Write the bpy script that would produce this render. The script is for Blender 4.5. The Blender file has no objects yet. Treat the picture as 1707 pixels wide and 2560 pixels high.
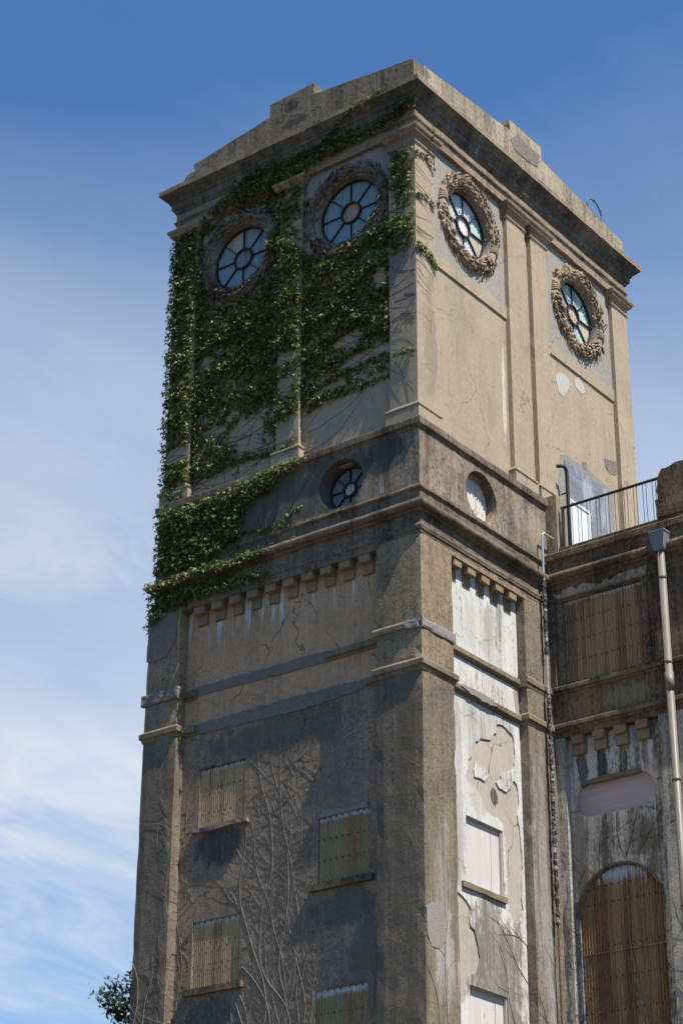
import bpy, bmesh, math, random
from mathutils import Vector, Matrix, noise
R = math.radians
S = bpy.context.scene
COL = S.collection
random.seed(7)

# ------------------------------------------------------------------ camera
YAW, PITCH, ROLL, FPX = 0.91826647, 0.46141236, 0.00586653, 5255.106
CAM = Vector((-32.758, -22.954, 1.6))
f = Vector((math.cos(PITCH)*math.sin(YAW), math.cos(PITCH)*math.cos(YAW), math.sin(PITCH)))
r = Vector((math.cos(YAW), -math.sin(YAW), 0))
u = r.cross(f)
r2 = r*math.cos(ROLL)+u*math.sin(ROLL)
u2 = -r*math.sin(ROLL)+u*math.cos(ROLL)
cd = bpy.data.cameras.new('camera')
cam = bpy.data.objects.new('camera', cd)
COL.objects.link(cam)
cam.matrix_world = Matrix(((r2.x, u2.x, -f.x, CAM.x), (r2.y, u2.y, -f.y, CAM.y), (r2.z, u2.z, -f.z, CAM.z), (0, 0, 0, 1)))
cd.sensor_fit = 'VERTICAL'
cd.sensor_height = 24
cd.lens = FPX/2560*24
cd.clip_end = 5000
S.camera = cam

# ------------------------------------------------------------------ light
SUN = Vector((-0.14, -1.0, 1.62)).normalized()      # towards the sun
ELEV = math.asin(SUN.z)
AZ = math.atan2(SUN.x, SUN.y)
ld = bpy.data.lights.new('sun', 'SUN')
ld.energy = 5.0
ld.angle = R(0.5)
ld.color = (1.0, 0.95, 0.87)
sun = bpy.data.objects.new('sun', ld)
COL.objects.link(sun)
sun.rotation_euler = SUN.to_track_quat('Z', 'Y').to_euler()
sun.location = (-10, -60, 90)
S.view_settings.view_transform = 'Standard'
S.view_settings.look = 'None'
S.view_settings.exposure = 0.65
S.view_settings.gamma = 1.0

# ------------------------------------------------------------------ node helper
class NT:
    def __init__(self, tree):
        self.t = tree
        tree.nodes.clear()
    def n(self, kind, **kw):
        x = self.t.nodes.new(kind)
        for k, v in kw.items():
            setattr(x, k, v)
        return x
    def link(self, a, b):
        self.t.links.new(a, b)
    def put(self, sock, v):
        if isinstance(v, bpy.types.NodeSocket):
            self.link(v, sock)
        else:
            sock.default_value = v
    def math(self, op, a, b=0.0, clamp=False):
        x = self.n('ShaderNodeMath', operation=op, use_clamp=clamp)
        self.put(x.inputs[0], a)
        self.put(x.inputs[1], b)
        return x.outputs[0]
    def map(self, v, a, b, c=0.0, d=1.0, smooth=True):
        x = self.n('ShaderNodeMapRange', interpolation_type='SMOOTHSTEP' if smooth else 'LINEAR')
        self.put(x.inputs[0], v)
        for i, q in enumerate((a, b, c, d)):
            x.inputs[1+i].default_value = q
        return x.outputs[0]
    def vmul(self, v, s):
        x = self.n('ShaderNodeVectorMath', operation='MULTIPLY')
        self.put(x.inputs[0], v)
        x.inputs[1].default_value = s
        return x.outputs[0]
    def vadd(self, v, s):
        x = self.n('ShaderNodeVectorMath', operation='ADD')
        self.put(x.inputs[0], v)
        self.put(x.inputs[1], s)
        return x.outputs[0]
    def noise(self, v, scale, detail=4, rough=0.55, dist=0.0):
        x = self.n('ShaderNodeTexNoise')
        self.put(x.inputs['Vector'], v)
        x.inputs['Scale'].default_value = scale
        x.inputs['Detail'].default_value = detail
        x.inputs['Roughness'].default_value = rough
        x.inputs['Distortion'].default_value = dist
        return x.outputs['Fac']
    def mix(self, fac, a, b, mode='MIX'):
        x = self.n('ShaderNodeMix', data_type='RGBA', blend_type=mode)
        self.put(x.inputs[0], fac)
        for s, v in ((x.inputs[6], a), (x.inputs[7], b)):
            if isinstance(v, bpy.types.NodeSocket):
                self.link(v, s)
            else:
                s.default_value = (*v[:3], 1)
        return x.outputs[2]
    def ramp(self, fac, stops):
        x = self.n('ShaderNodeValToRGB')
        self.put(x.inputs[0], fac)
        e = x.color_ramp.elements
        while len(e) > 1:
            e.remove(e[-1])
        e[0].position = stops[0][0]
        e[0].color = (*stops[0][1], 1)
        for p, c in stops[1:]:
            q = e.new(p)
            q.color = (*c, 1)
        return x.outputs[0]
    def bump(self, h, strength, dist):
        x = self.n('ShaderNodeBump')
        x.inputs['Strength'].default_value = strength
        x.inputs['Distance'].default_value = dist
        self.put(x.inputs['Height'], h)
        return x.outputs[0]

def new_mat(name):
    m = bpy.data.materials.new(name)
    m.use_nodes = True
    nt = NT(m.node_tree)
    out = nt.n('ShaderNodeOutputMaterial')
    b = nt.n('ShaderNodeBsdfPrincipled')
    nt.link(b.outputs[0], out.inputs[0])
    return m, nt, b

# ------------------------------------------------------------------ world
w = bpy.data.worlds.new('World')
S.world = w
w.use_nodes = True
nt = NT(w.node_tree)
out = nt.n('ShaderNodeOutputWorld')
bg = nt.n('ShaderNodeBackground')
nt.link(bg.outputs[0], out.inputs[0])
sky = nt.n('ShaderNodeTexSky')
sky.sky_type = 'NISHITA'
sky.sun_disc = False
sky.sun_elevation = ELEV
sky.sun_rotation = AZ
sky.altitude = 30
sky.air_density = 1.0
sky.dust_density = 0.4
sky.ozone_density = 3.0
tc = nt.n('ShaderNodeTexCoord')
sep = nt.n('ShaderNodeSeparateXYZ')
nt.link(tc.outputs['Generated'], sep.inputs[0])
el = sep.outputs[2]
den = nt.math('ADD', el, 0.12)
cx_ = nt.math('DIVIDE', sep.outputs[0], den)
cy_ = nt.math('DIVIDE', sep.outputs[1], den)
cmb = nt.n('ShaderNodeCombineXYZ')
nt.link(cx_, cmb.inputs[0])
nt.link(cy_, cmb.inputs[1])
rotm = nt.n('ShaderNodeMapping')
rotm.inputs['Rotation'].default_value = (0, 0, R(-35))
rotm.inputs['Scale'].default_value = (1.0, 2.2, 1)
rotm.inputs['Location'].default_value = (1.3, 0.4, 0)
nt.link(cmb.outputs[0], rotm.inputs[0])
c1 = nt.noise(rotm.outputs[0], 0.9, 5, 0.5, 0.3)
c2 = nt.noise(rotm.outputs[0], 3.4, 9, 0.62, 0.9)
wob = nt.math('MULTIPLY', nt.math('SUBTRACT', c1, 0.5), 0.17)
wob = nt.math('ADD', wob, nt.math('MULTIPLY', nt.math('SUBTRACT', c2, 0.5), 0.075))
lay = nt.ramp(nt.math('ADD', el, wob), [(0.19, (.32, .32, .32)), (0.232, (.40, .40, .40)), (0.255, (.66, .66, .66)), (0.275, (.60, .60, .60)), (0.30, (.92, .92, .92)), (0.345, (.92, .92, .92)),
                                        (0.385, (.66, .66, .66)), (0.41, (.56, .56, .56)), (0.435, (.72, .72, .72)), (0.49, (.50, .50, .50)), (0.54, (.20, .20, .20)), (0.61, (.02, .02, .02))])
msk = nt.math('MULTIPLY', lay, nt.map(c2, 0.25, 0.75, 0.76, 1.1), clamp=True)
# the cloud bank stands in the north-east; the rest of the sky is clear
hl = nt.math('SQRT', nt.math('ADD', nt.math('MULTIPLY', sep.outputs[0], sep.outputs[0]), nt.math('MULTIPLY', sep.outputs[1], sep.outputs[1])))
dv = nt.math('ADD', nt.math('MULTIPLY', sep.outputs[0], 0.794), nt.math('MULTIPLY', sep.outputs[1], 0.607))
msk = nt.math('MULTIPLY', msk, nt.map(nt.math('DIVIDE', dv, hl), 0.45, 0.92))
skyc = nt.mix(1.0, sky.outputs[0], (.63, 1.09, 1.42), 'MULTIPLY')
nt.link(nt.mix(msk, skyc, (6.4, 6.95, 7.7)), bg.inputs[0])
bg.inputs[1].default_value = 0.073

# ------------------------------------------------------------------ materials
def masks(nt, pos, stains):
    """list of (axis, a, z, ra, rz) soft noisy ellipses -> fac socket each"""
    sp = nt.n('ShaderNodeSeparateXYZ')
    nt.link(pos, sp.inputs[0])
    ns = nt.noise(nt.vmul(pos, (1, 1, .6)), 1.9, 6, 0.65)
    nd = nt.noise(nt.vmul(pos, (1, 1, .35)), 7.0, 5, 0.7)
    res = []
    for (ax, a, z, ra, rz) in stains:
        da = nt.math('DIVIDE', nt.math('SUBTRACT', sp.outputs[ax], a), ra)
        dz = nt.math('DIVIDE', nt.math('SUBTRACT', sp.outputs[2], z), rz)
        d = nt.math('SQRT', nt.math('ADD', nt.math('MULTIPLY', da, da), nt.math('MULTIPLY', dz, dz)))
        d = nt.math('ADD', d, nt.math('MULTIPLY', nt.math('SUBTRACT', ns, 0.5), 1.9))
        d = nt.math('ADD', d, nt.math('MULTIPLY', nt.math('SUBTRACT', nd, 0.5), 1.0))
        res.append(nt.map(d, 1.0, 0.66))
    return sp, res

def concrete(name, light, mid, dark, streak=0.9, blotch=1.0, contrast=1.0, speck=0.5, bump=0.5,
             white=None, stains=(), grit=1.0, rough=0.93, bias=0.0, wrinkle=0, cracks=0.0, gs=23.0):
    m, nt, b = new_mat(name)
    g = nt.n('ShaderNodeNewGeometry')
    pos = g.outputs['Position']
    nb = nt.noise(pos, 0.75, 6, 0.6)
    nst = nt.noise(nt.vmul(pos, (3.2, 3.2, 0.2)), 1.0, 6, 0.6)
    ng = nt.noise(pos, 9.0, 5, 0.65)
    nf = nt.noise(pos, gs, 4, 0.75)
    nst2 = nt.noise(nt.vmul(pos, (11.0, 11.0, 0.55)), 1.0, 5, 0.65)
    v = nt.math('ADD', nt.math('MULTIPLY', nt.math('SUBTRACT', nb, 0.5), blotch*1.3*contrast),
                nt.math('MULTIPLY', nt.math('SUBTRACT', nst, 0.5), streak*0.9*contrast))
    v = nt.math('ADD', v, nt.math('MULTIPLY', nt.math('SUBTRACT', nst2, 0.5), streak*0.8*contrast))
    v = nt.math('ADD', v, nt.math('MULTIPLY', nt.math('SUBTRACT', ng, 0.5), 1.1*contrast))
    v = nt.math('ADD', v, 0.5+bias, clamp=True)
    c = nt.ramp(v, [(0.12, dark), (0.5, mid), (0.88, light)])
    # coarse grit of the pebbledash: dark pits and pale stones
    sm = nt.map(nt.noise(pos, 0.55, 4, 0.6), 0.36, 0.62, 0.25, 1.25)
    pit = nt.math('MULTIPLY', nt.map(nf, 0.36, 0.47, 1.0, 0.0), sm)
    c = nt.mix(nt.math('MULTIPLY', pit, 0.75*speck, clamp=True), c, tuple(x*0.45 for x in dark))
    peb = nt.math('MULTIPLY', nt.map(nf, 0.54, 0.66), sm)
    c = nt.mix(nt.math('MULTIPLY', peb, 0.42*speck), c, tuple(min(1, x*1.45) for x in light))
    pk = nt.math('MULTIPLY', nt.map(nt.noise(pos, 17.0, 2, 0.5), 0.63, 0.69), nt.map(nb, 0.42, 0.6))
    c = nt.mix(nt.math('MULTIPLY', pk, 0.75*speck, clamp=True), c, tuple(x*0.35 for x in dark))
    sp, ms = masks(nt, pos, [s[:5] for s in stains])
    for s, mk in zip(stains, ms):
        k = nt.math('MULTIPLY', mk, s[6])
        k = nt.math('MULTIPLY', k, nt.map(nt.math('ADD', nst2, nt.math('MULTIPLY', ng, 0.6)), 0.58, 0.88, 0.45, 1.08), clamp=True)
        if len(s) > 7 and s[7]:
            k = nt.math('MULTIPLY', k, nt.map(nst, 0.42, 0.62))
        c = nt.mix(k, c, s[5])
    if white:
        for (z0, z1, col, amt, lo, hi) in white:       # drip stains of lime between two heights
            win = nt.map(sp.outputs[2], z0, z1)
            fine = nt.noise(nt.vmul(pos, (4.6, 4.6, 0.22)), 1.0, 4, 0.6)
            k = nt.math('MULTIPLY', win, nt.map(fine, lo, hi))
            c = nt.mix(nt.math('MULTIPLY', k, amt), c, col)
    if cracks:
        wv_ = nt.n('ShaderNodeTexNoise')
        nt.link(pos, wv_.inputs['Vector'])
        wv_.inputs['Scale'].default_value = 2.2
        wv_.inputs['Detail'].default_value = 6
        pv = nt.vadd(pos, nt.vmul(wv_.outputs['Color'], (.55, .55, .55)))
        vo = nt.n('ShaderNodeTexVoronoi', feature='DISTANCE_TO_EDGE')
        nt.link(nt.vmul(pv, (.62, .62, .5)), vo.inputs['Vector'])
        vo.inputs['Scale'].default_value = 1.0
        ck = nt.math('MULTIPLY', nt.map(vo.outputs['Distance'], 0.004, 0.010, 1.0, 0.0), nt.map(nb, 0.46, 0.54))
        c = nt.mix(nt.math('MULTIPLY', ck, cracks), c, tuple(x*0.35 for x in dark))
    nt.link(c, b.inputs['Base Color'])
    b.inputs['Roughness'].default_value = rough
    b.inputs['Specular IOR Level'].default_value = 0.2
    h = nt.math('ADD', nt.math('MULTIPLY', nf, 0.6*grit), nt.math('MULTIPLY', ng, 0.8))
    if wrinkle:
        wv = nt.noise(nt.vmul(pos, (3.0, 3.0, 9.0)), 2.2, 4, 0.6, 2.5)
        h = nt.math('ADD', nt.math('MULTIPLY', h, 0.5), nt.math('MULTIPLY', wv, wrinkle))
    nt.link(nt.bump(h, bump, 0.02), b.inputs['Normal'])
    return m

GREYW = (0.62, 0.62, 0.60)
M = {}
M['tan'] = concrete('tan_render', (0.3948, 0.3108, 0.2173), (0.3444, 0.2688, 0.1857), (0.2436, 0.189, 0.1304), cracks=.45, gs=30.0, streak=0.7, blotch=0.8, contrast=0.8, speck=0.42, bump=0.35,
                    stains=((0, 1.75, 27.6, .4, 1.4, (0.225, 0.195, 0.155), .85, 1), (0, 2.0, 26.0, .35, 1.8, (0.23, 0.20, 0.16), .75, 1), (0, 3.0, 25.3, .35, .6, (0.22, 0.185, 0.145), .6, 1), (0, .5, 26.0, .3, 1.8, (0.20, 0.16, 0.12), .55, 0),
                            (0, 3.7, 25.9, .07, 1.6, (0.62, 0.58, 0.52), .6, 0), (0, 3.75, 30.4, .1, .9, (0.6, 0.6, 0.58), .6, 0)))
M['pale'] = concrete('pale_grey_render', (0.336, 0.296, 0.253), (0.2856, 0.256, 0.2232), (0.2016, 0.176, 0.1488), gs=34.0, cracks=.5, streak=0.6, contrast=0.8, speck=0.35, bump=0.3)
M['stone'] = concrete('cornice_stone', (0.3326, 0.2436, 0.1663), (0.2495, 0.1848, 0.1247), (0.1109, 0.0823, 0.0567), gs=15.0, streak=1.0, blotch=1.0, contrast=0.9, speck=0.6, bump=0.45)
M['stone_dark'] = concrete('dark_cornice_stone', (0.185, 0.155, 0.12), (0.105, 0.09, 0.07), (0.045, 0.039, 0.032), streak=1.0, blotch=1.3, contrast=1.1, speck=0.5, bump=0.45,  # darker stone, set on the mouldings below the fascia and fillet
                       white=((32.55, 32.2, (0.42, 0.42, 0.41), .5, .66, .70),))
M['dirty'] = concrete('grimy_stone', (0.2162, 0.1625, 0.1122), (0.1455, 0.1103, 0.0769), (0.0582, 0.0454, 0.034), gs=13.0, streak=1.1, blotch=1.2, contrast=1.1, speck=0.7, bump=0.5)
M['parapet'] = concrete('parapet_stone', (0.3913, 0.3191, 0.2304), (0.2766, 0.2253, 0.1629), (0.1214, 0.1001, 0.073), cracks=.6, gs=12.0, streak=1.4, contrast=1.1, speck=0.6, bump=0.5,
                        stains=((1, 3.7, 33.85, .28, .22, (0.055, 0.05, 0.045), .9, 0), (1, 3.6, 33.3, .5, .14, (0.06, 0.055, 0.045), .85, 0), (0, .4, 33.4, .38, .2, (0.14, 0.11, 0.085), .85, 0)))
M['parapet_shaded'] = concrete('shaded_parapet_stone', (0.2712, 0.2106, 0.1414), (0.1917, 0.1487, 0.1), (0.0841, 0.0661, 0.0448), cracks=.6, gs=12.0, streak=1.4, contrast=1.1, speck=0.6, bump=0.5,  # darker copy of the parapet stone, left face's shade put into the colour
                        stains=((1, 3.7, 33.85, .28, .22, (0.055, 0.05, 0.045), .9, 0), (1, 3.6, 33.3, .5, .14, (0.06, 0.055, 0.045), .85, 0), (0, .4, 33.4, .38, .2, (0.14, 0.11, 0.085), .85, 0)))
M['band'] = concrete('grimy_band', (0.3151, 0.2394, 0.1664), (0.2129, 0.1636, 0.1147), (0.0851, 0.0678, 0.0503), cracks=.5, gs=14.0, streak=1.1, blotch=1.2, contrast=1.0, speck=0.7, bump=0.5,
                     stains=((1, 4.0, 22.9, 3.7, 1.0, (0.075, 0.066, 0.056), .8, 0), (1, 3.4, 22.9, 1.2, .5, (0.13, 0.125, 0.12), .8, 1), (1, .8, 23.2, .7, .4, (0.06, 0.055, 0.05), .85, 0), (0, 4.2, 22.9, .6, .5, (0.30, 0.27, 0.23), .6, 1)),  # first entry darkens nearly all of the band's left face
                     white=((22.75, 22.2, GREYW, .35, .56, .66),))
M['buff'] = concrete('buff_render', (0.5492, 0.3434, 0.2015), (0.4576, 0.2858, 0.169), (0.2822, 0.1786, 0.108), cracks=.7, streak=0.9, contrast=0.9, speck=0.8, bump=0.5,
                     white=((19.75, 20.55, (0.58, 0.58, 0.57), .85, .545, .60),))
M['brown'] = concrete('dark_brown_render', (0.3389, 0.2385, 0.1597), (0.2513, 0.1803, 0.1231), (0.1577, 0.1164, 0.0829), cracks=.5, gs=20.0, streak=0.9, blotch=1.1, contrast=0.9, speck=1.0, bump=0.6,
                      stains=((1, 5.4, 15.2, 1.0, .55, (0.05, 0.046, 0.04), .8, 0), (1, 5.5, 11.5, .9, .5, (0.06, 0.055, 0.047), .7, 0), (1, 2.0, 13.3, 1.0, .5, (0.075, 0.068, 0.055), .6, 0),
                              (1, 1.5, 12.4, .5, 1.0, (0.085, 0.08, 0.068), .6, 0), (1, 3.6, 17.4, 2.2, .5, (0.09, 0.08, 0.065), .6, 0)))
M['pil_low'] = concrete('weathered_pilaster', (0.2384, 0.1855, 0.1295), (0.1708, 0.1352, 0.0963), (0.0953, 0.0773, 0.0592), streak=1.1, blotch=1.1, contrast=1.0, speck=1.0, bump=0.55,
                        stains=((0, -.08, 10.0, .12, 14.0, (0.12, 0.088, 0.06), .75, 1), (0, .55, 13.6, .32, 2.0, (0.30, 0.285, 0.26), .6, 1), (0, .7, 11.7, .4, 1.4, (0.36, 0.35, 0.33), .75, 1), (0, 4.4, 14.0, .6, 4.0, (0.32, 0.31, 0.31), .6, 1)))  # first entry paints only the left face darker, standing in for shade
M['pil_mid'] = concrete('buff_pilaster', (0.3326, 0.2436, 0.1515), (0.2495, 0.1848, 0.1183), (0.1386, 0.105, 0.0702), streak=1.1, blotch=1.1, contrast=1.0, speck=1.0, bump=0.55)
M['strip'] = concrete('mossy_strip', (0.2501, 0.1989, 0.129), (0.1944, 0.1525, 0.0983), (0.0903, 0.0729, 0.0492), streak=0.7, contrast=0.9, speck=0.7, bump=0.4)
M['mortar'] = concrete('grey_mortar_patch', (0.3134, 0.2552, 0.2153), (0.2359, 0.1928, 0.1652), (0.1383, 0.1142, 0.0978), streak=0.3, blotch=0.6, contrast=0.8, speck=0.3, bump=0.9, grit=0.3, wrinkle=2.6)
M['cement'] = concrete('smooth_cement_patch', (0.2945, 0.272, 0.2371), (0.241, 0.2227, 0.1976), (0.1606, 0.1487, 0.1328), streak=0.4, contrast=0.6, speck=0.1, bump=0.6, grit=0.2, wrinkle=1.2)
M['pale_patch'] = concrete('pale_patch', (0.4883, 0.45, 0.3976), (0.4095, 0.3825, 0.3418), (0.3308, 0.3, 0.2651), streak=0.4, contrast=0.6, speck=0.1, bump=0.25, grit=0.2)
M['bare'] = concrete('bare_plaster', (0.4455, 0.3844, 0.3061), (0.3832, 0.332, 0.2684), (0.294, 0.2533, 0.2013), cracks=.8, streak=0.6, contrast=0.8, speck=0.15, bump=0.3, grit=0.2,
                     stains=((0, 2.85, 15.95, .14, .22, (0.06, 0.05, 0.045), .9, 0), (0, 3.05, 16.4, .2, .2, (0.3, 0.29, 0.28), .6, 1)))
M['coat'] = concrete('flaking_white_coat', (0.5648, 0.5445, 0.5066), (0.4905, 0.471, 0.4352), (0.1784, 0.1656, 0.1499), cracks=.35, streak=1.9, blotch=0.8, contrast=1.0, speck=0.3, bump=0.35, grit=0.4, bias=0.15,
                     stains=((0, 2.75, 12.1, 1.25, 1.75, (0.17, 0.15, 0.12), .93, 0), (0, 1.4, 15.5, .3, 2.6, (0.34, 0.325, 0.30), .75, 1), (0, 2.6, 17.0, 1.4, 1.0, (0.36, 0.345, 0.32), .7, 1), (0, 3.6, 14.5, .35, 1.6, (0.36, 0.34, 0.31), .7, 1), (0, 2.9, 17.35, .75, .75, (0.24, 0.225, 0.205), .8, 1), (0, 2.2, 15.8, .5, .45, (0.36, 0.30, 0.23), .7, 1),
                             (0, 3.0, 18.5, .45, .5, (0.33, 0.27, 0.205), .8, 1), (0, 2.85, 19.5, .35, .9, (0.27, 0.255, 0.24), .8, 1), (0, 1.75, 16.8, .3, 1.2, (0.40, 0.38, 0.36), .6, 1),
                             (0, 2.0, 17.3, .7, .9, (0.30, 0.28, 0.26), .7, 1), (0, 2.1, 19.6, .8, .8, (0.36, 0.34, 0.31), .6, 1), (0, 3.4, 16.9, .4, 1.5, (0.34, 0.32, 0.29), .6, 1), (0, 1.5, 14.6, .35, 1.5, (0.33, 0.31, 0.29), .7, 1), (0, 3.3, 10.9, .7, .8, (0.18, 0.16, 0.13), .85, 0), (0, 3.8, 18.4, .12, .6, (0.2, 0.17, 0.14), .7, 0), (0, 3.2, 20.3, .14, .6, (0.2, 0.19, 0.18), .7, 0)))
M['wing'] = concrete('wing_dark_render', (0.2121, 0.1473, 0.0923), (0.1326, 0.0928, 0.0606), (0.0583, 0.0428, 0.0296), gs=12.0, cracks=.4, streak=1.0, blotch=1.5, contrast=1.2, speck=0.7, bump=0.5,
                     stains=((1, -1.9, 18.45, .55, .3, (0.24, 0.20, 0.14), .6, 0), (1, -3.2, 19.5, .5, .8, (0.30, 0.22, 0.13), .6, 1)))
M['wing_low'] = concrete('wing_streaked_wall', (0.6184, 0.5304, 0.4314), (0.4216, 0.3536, 0.284), (0.1405, 0.1137, 0.0874), cracks=.6, streak=2.3, blotch=1.0, contrast=1.25, speck=0.5, bump=0.45, grit=0.5,
                         stains=((1, -0.62, 17.1, .16, .6, (0.075, 0.068, 0.06), .9, 0), (1, -1.12, 17.0, .16, .7, (0.065, 0.06, 0.055), .92, 0), (1, -1.64, 17.0, .15, .6, (0.06, 0.055, 0.05), .92, 0), (1, -2.18, 17.1, .15, .5, (0.13, 0.12, 0.10), .8, 0),
                                 (1, -0.90, 17.2, .1, .8, (0.50, 0.48, 0.46), .8, 0), (1, -1.38, 17.2, .1, .8, (0.5, 0.48, 0.46), .8, 0), (1, -1.90, 17.2, .1, .8, (0.5, 0.48, 0.46), .7, 0),
                                 (1, -2.0, 15.3, .5, .5, (0.10, 0.085, 0.035), .75, 1), (1, -2.35, 14.7, .4, .4, (0.10, 0.085, 0.03), .8, 1), (1, -.5, 15.2, .2, 1.5, (0.27, 0.165, 0.085), .7, 1), (1, -.6, 14.4, .25, .6, (0.22, 0.14, 0.075), .6, 1)))
M['wing_pil'] = concrete('wing_pilaster', (0.5222, 0.4605, 0.3795), (0.3771, 0.3289, 0.2701), (0.1741, 0.1447, 0.115), streak=1.4, blotch=1.0, contrast=1.1, speck=0.5, bump=0.8, grit=0.4, wrinkle=1.6)
M['block'] = concrete('bracket_stone', (0.3024, 0.2205, 0.1377), (0.252, 0.1845, 0.1147), (0.1613, 0.117, 0.0765), streak=0.6, contrast=0.8, speck=0.7, bump=0.45)
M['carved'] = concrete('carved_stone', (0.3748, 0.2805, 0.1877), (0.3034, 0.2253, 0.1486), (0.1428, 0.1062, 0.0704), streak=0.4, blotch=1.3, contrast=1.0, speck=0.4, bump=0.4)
M['carved_shaded'] = concrete('shaded_carved_stone', (0.25, 0.20, 0.15), (0.165, 0.13, 0.098), (0.07, 0.057, 0.045), streak=0.5, blotch=1.4, contrast=1.1, speck=0.4, bump=0.4)  # carved stone darkened for the left wreaths, their shade painted in
M['reveal'] = concrete('window_reveal', (0.3024, 0.276, 0.2381), (0.2268, 0.204, 0.1748), (0.1008, 0.088, 0.0744), streak=0.6, blotch=1.4, contrast=1.3, speck=0.3, bump=0.3)
M['roof'] = concrete('roof_concrete', (0.3, 0.28, 0.25), (0.22, 0.2, 0.18), (0.12, 0.11, 0.1), bump=0.3)
M['broken'] = concrete('broken_plaster', (0.4368, 0.384, 0.3199), (0.3192, 0.272, 0.2158), (0.126, 0.096, 0.0744), streak=0.9, blotch=1.4, contrast=1.2, speck=0.2, bump=0.4, grit=0.3)

def rusty(name, base, pale, rust, amt=0.5, axis=1, tops=(), rough=0.6):
    """painted corrugated sheet with vertical rust runs and bare zinc at its top edge"""
    m, nt, b = new_mat(name)
    g = nt.n('ShaderNodeNewGeometry')
    pos = g.outputs['Position']
    runs = nt.noise(nt.vmul(pos, (2.6, 2.6, 0.05)), 1.0, 3, 0.6)
    fine = nt.noise(nt.vmul(pos, (16, 16, 0.5)), 1.0, 4, 0.6)
    ng = nt.noise(pos, 14, 4, 0.6)
    c = nt.mix(nt.map(ng, 0.3, 0.7), base, pale)
    k = nt.math('ADD', nt.math('MULTIPLY', runs, 0.7), nt.math('MULTIPLY', fine, 0.3))
    rk = nt.map(k, 0.60-0.22*amt, 0.68-0.12*amt)
    rc = nt.ramp(ng, [(0.3, tuple(x*0.45 for x in rust)), (0.7, rust)])
    c = nt.mix(nt.math('MULTIPLY', rk, 0.85), c, rc)
    sp = nt.n('ShaderNodeSeparateXYZ')
    nt.link(pos, sp.inputs[0])
    for (z, h) in tops:
        d = nt.math('SUBTRACT', z, sp.outputs[2])
        d = nt.math('ADD', d, nt.math('MULTIPLY', nt.math('SUBTRACT', fine, 0.5), h*2.2))
        a = nt.math('MULTIPLY', nt.map(d, h, h*0.4), nt.map(sp.outputs[2], z+.05, z))
        c = nt.mix(nt.math('MULTIPLY', a, 0.9), c, (0.50, 0.53, 0.57))
    nt.link(c, b.inputs['Base Color'])
    b.inputs['Roughness'].default_value = rough
    b.inputs['Specular IOR Level'].default_value = 0.35
    nt.link(nt.bump(ng, 0.15, 0.01), b.inputs['Normal'])
    return m

RUST = (0.36, 0.165, 0.06)
M['sheet_a'] = rusty('rusty_sheet', (0.3991, 0.2669, 0.1337), (0.5398, 0.3669, 0.1944), RUST, 0.8, tops=((17.05, .12), (13.64, .12)))
M['sheet_b'] = rusty('green_grey_sheet', (0.252, 0.1743, 0.082), (0.3402, 0.2339, 0.1134), RUST, 0.5, tops=((15.27, .10), (11.7, .16)))
M['sheet_c'] = rusty('dim_rusty_sheet', (0.318, 0.2029, 0.0867), (0.3974, 0.2583, 0.1157), (0.26, 0.12, 0.055), 0.8, tops=((21.1, .12),))
M['sheet_d'] = rusty('arch_sheet', (0.2931, 0.1675, 0.0612), (0.3996, 0.2204, 0.0842), (0.22, 0.085, 0.03), 0.8, tops=((14.85, .45),))
M['pane_blue_shaded'] = rusty('shaded_blue_sheet', (0.1913, 0.2592, 0.2909), (0.2495, 0.322, 0.3477), (0.22, 0.30, 0.36), 0.3, rough=0.4)  # pale sheet made darker for the left windows, shade in its colour
M['pane_sky'] = rusty('pale_blue_sheet', (0.3522, 0.461, 0.4172), (0.4696, 0.5763, 0.4989), (0.28, 0.36, 0.42), 0.3, rough=0.4)
M['pane_white'] = rusty('white_sheet', (0.4365, 0.4646, 0.4928), (0.5069, 0.521, 0.535), (0.5, 0.5, 0.5), 0.2, rough=0.45)
M['pane_tan'] = rusty('tan_sheet', (0.384, 0.328, 0.24), (0.448, 0.384, 0.296), (0.45, 0.27, 0.15), 0.5, rough=0.5)
M['pane_rust'] = rusty('rust_brown_sheet', (0.336, 0.216, 0.144), (0.416, 0.32, 0.24), (0.36, 0.16, 0.07), 0.6, rough=0.5)
M['pane_dark'] = rusty('dark_sheet', (0.128, 0.144, 0.16), (0.176, 0.192, 0.208), (0.1, 0.1, 0.1), 0.3, rough=0.4)
M['hub_white'] = rusty('hub_sheet', (0.6, 0.592, 0.592), (0.656, 0.64, 0.624), (0.52, 0.33, 0.17), 0.7, rough=0.5)
M['hub_pink'] = rusty('hub_pink_sheet', (0.216, 0.216, 0.24), (0.272, 0.256, 0.272), (0.2, 0.16, 0.16), 0.4, rough=0.5)
M['hub_rust'] = rusty('hub_rust_sheet', (0.4, 0.24, 0.16), (0.44, 0.288, 0.208), (0.40, 0.18, 0.09), 0.6, rough=0.5)
M['drum'] = rusty('small_window_sheet', (0.528, 0.464, 0.4), (0.576, 0.528, 0.48), (0.50, 0.34, 0.22), 0.6, tops=((23.42, .22),), rough=0.5)

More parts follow.
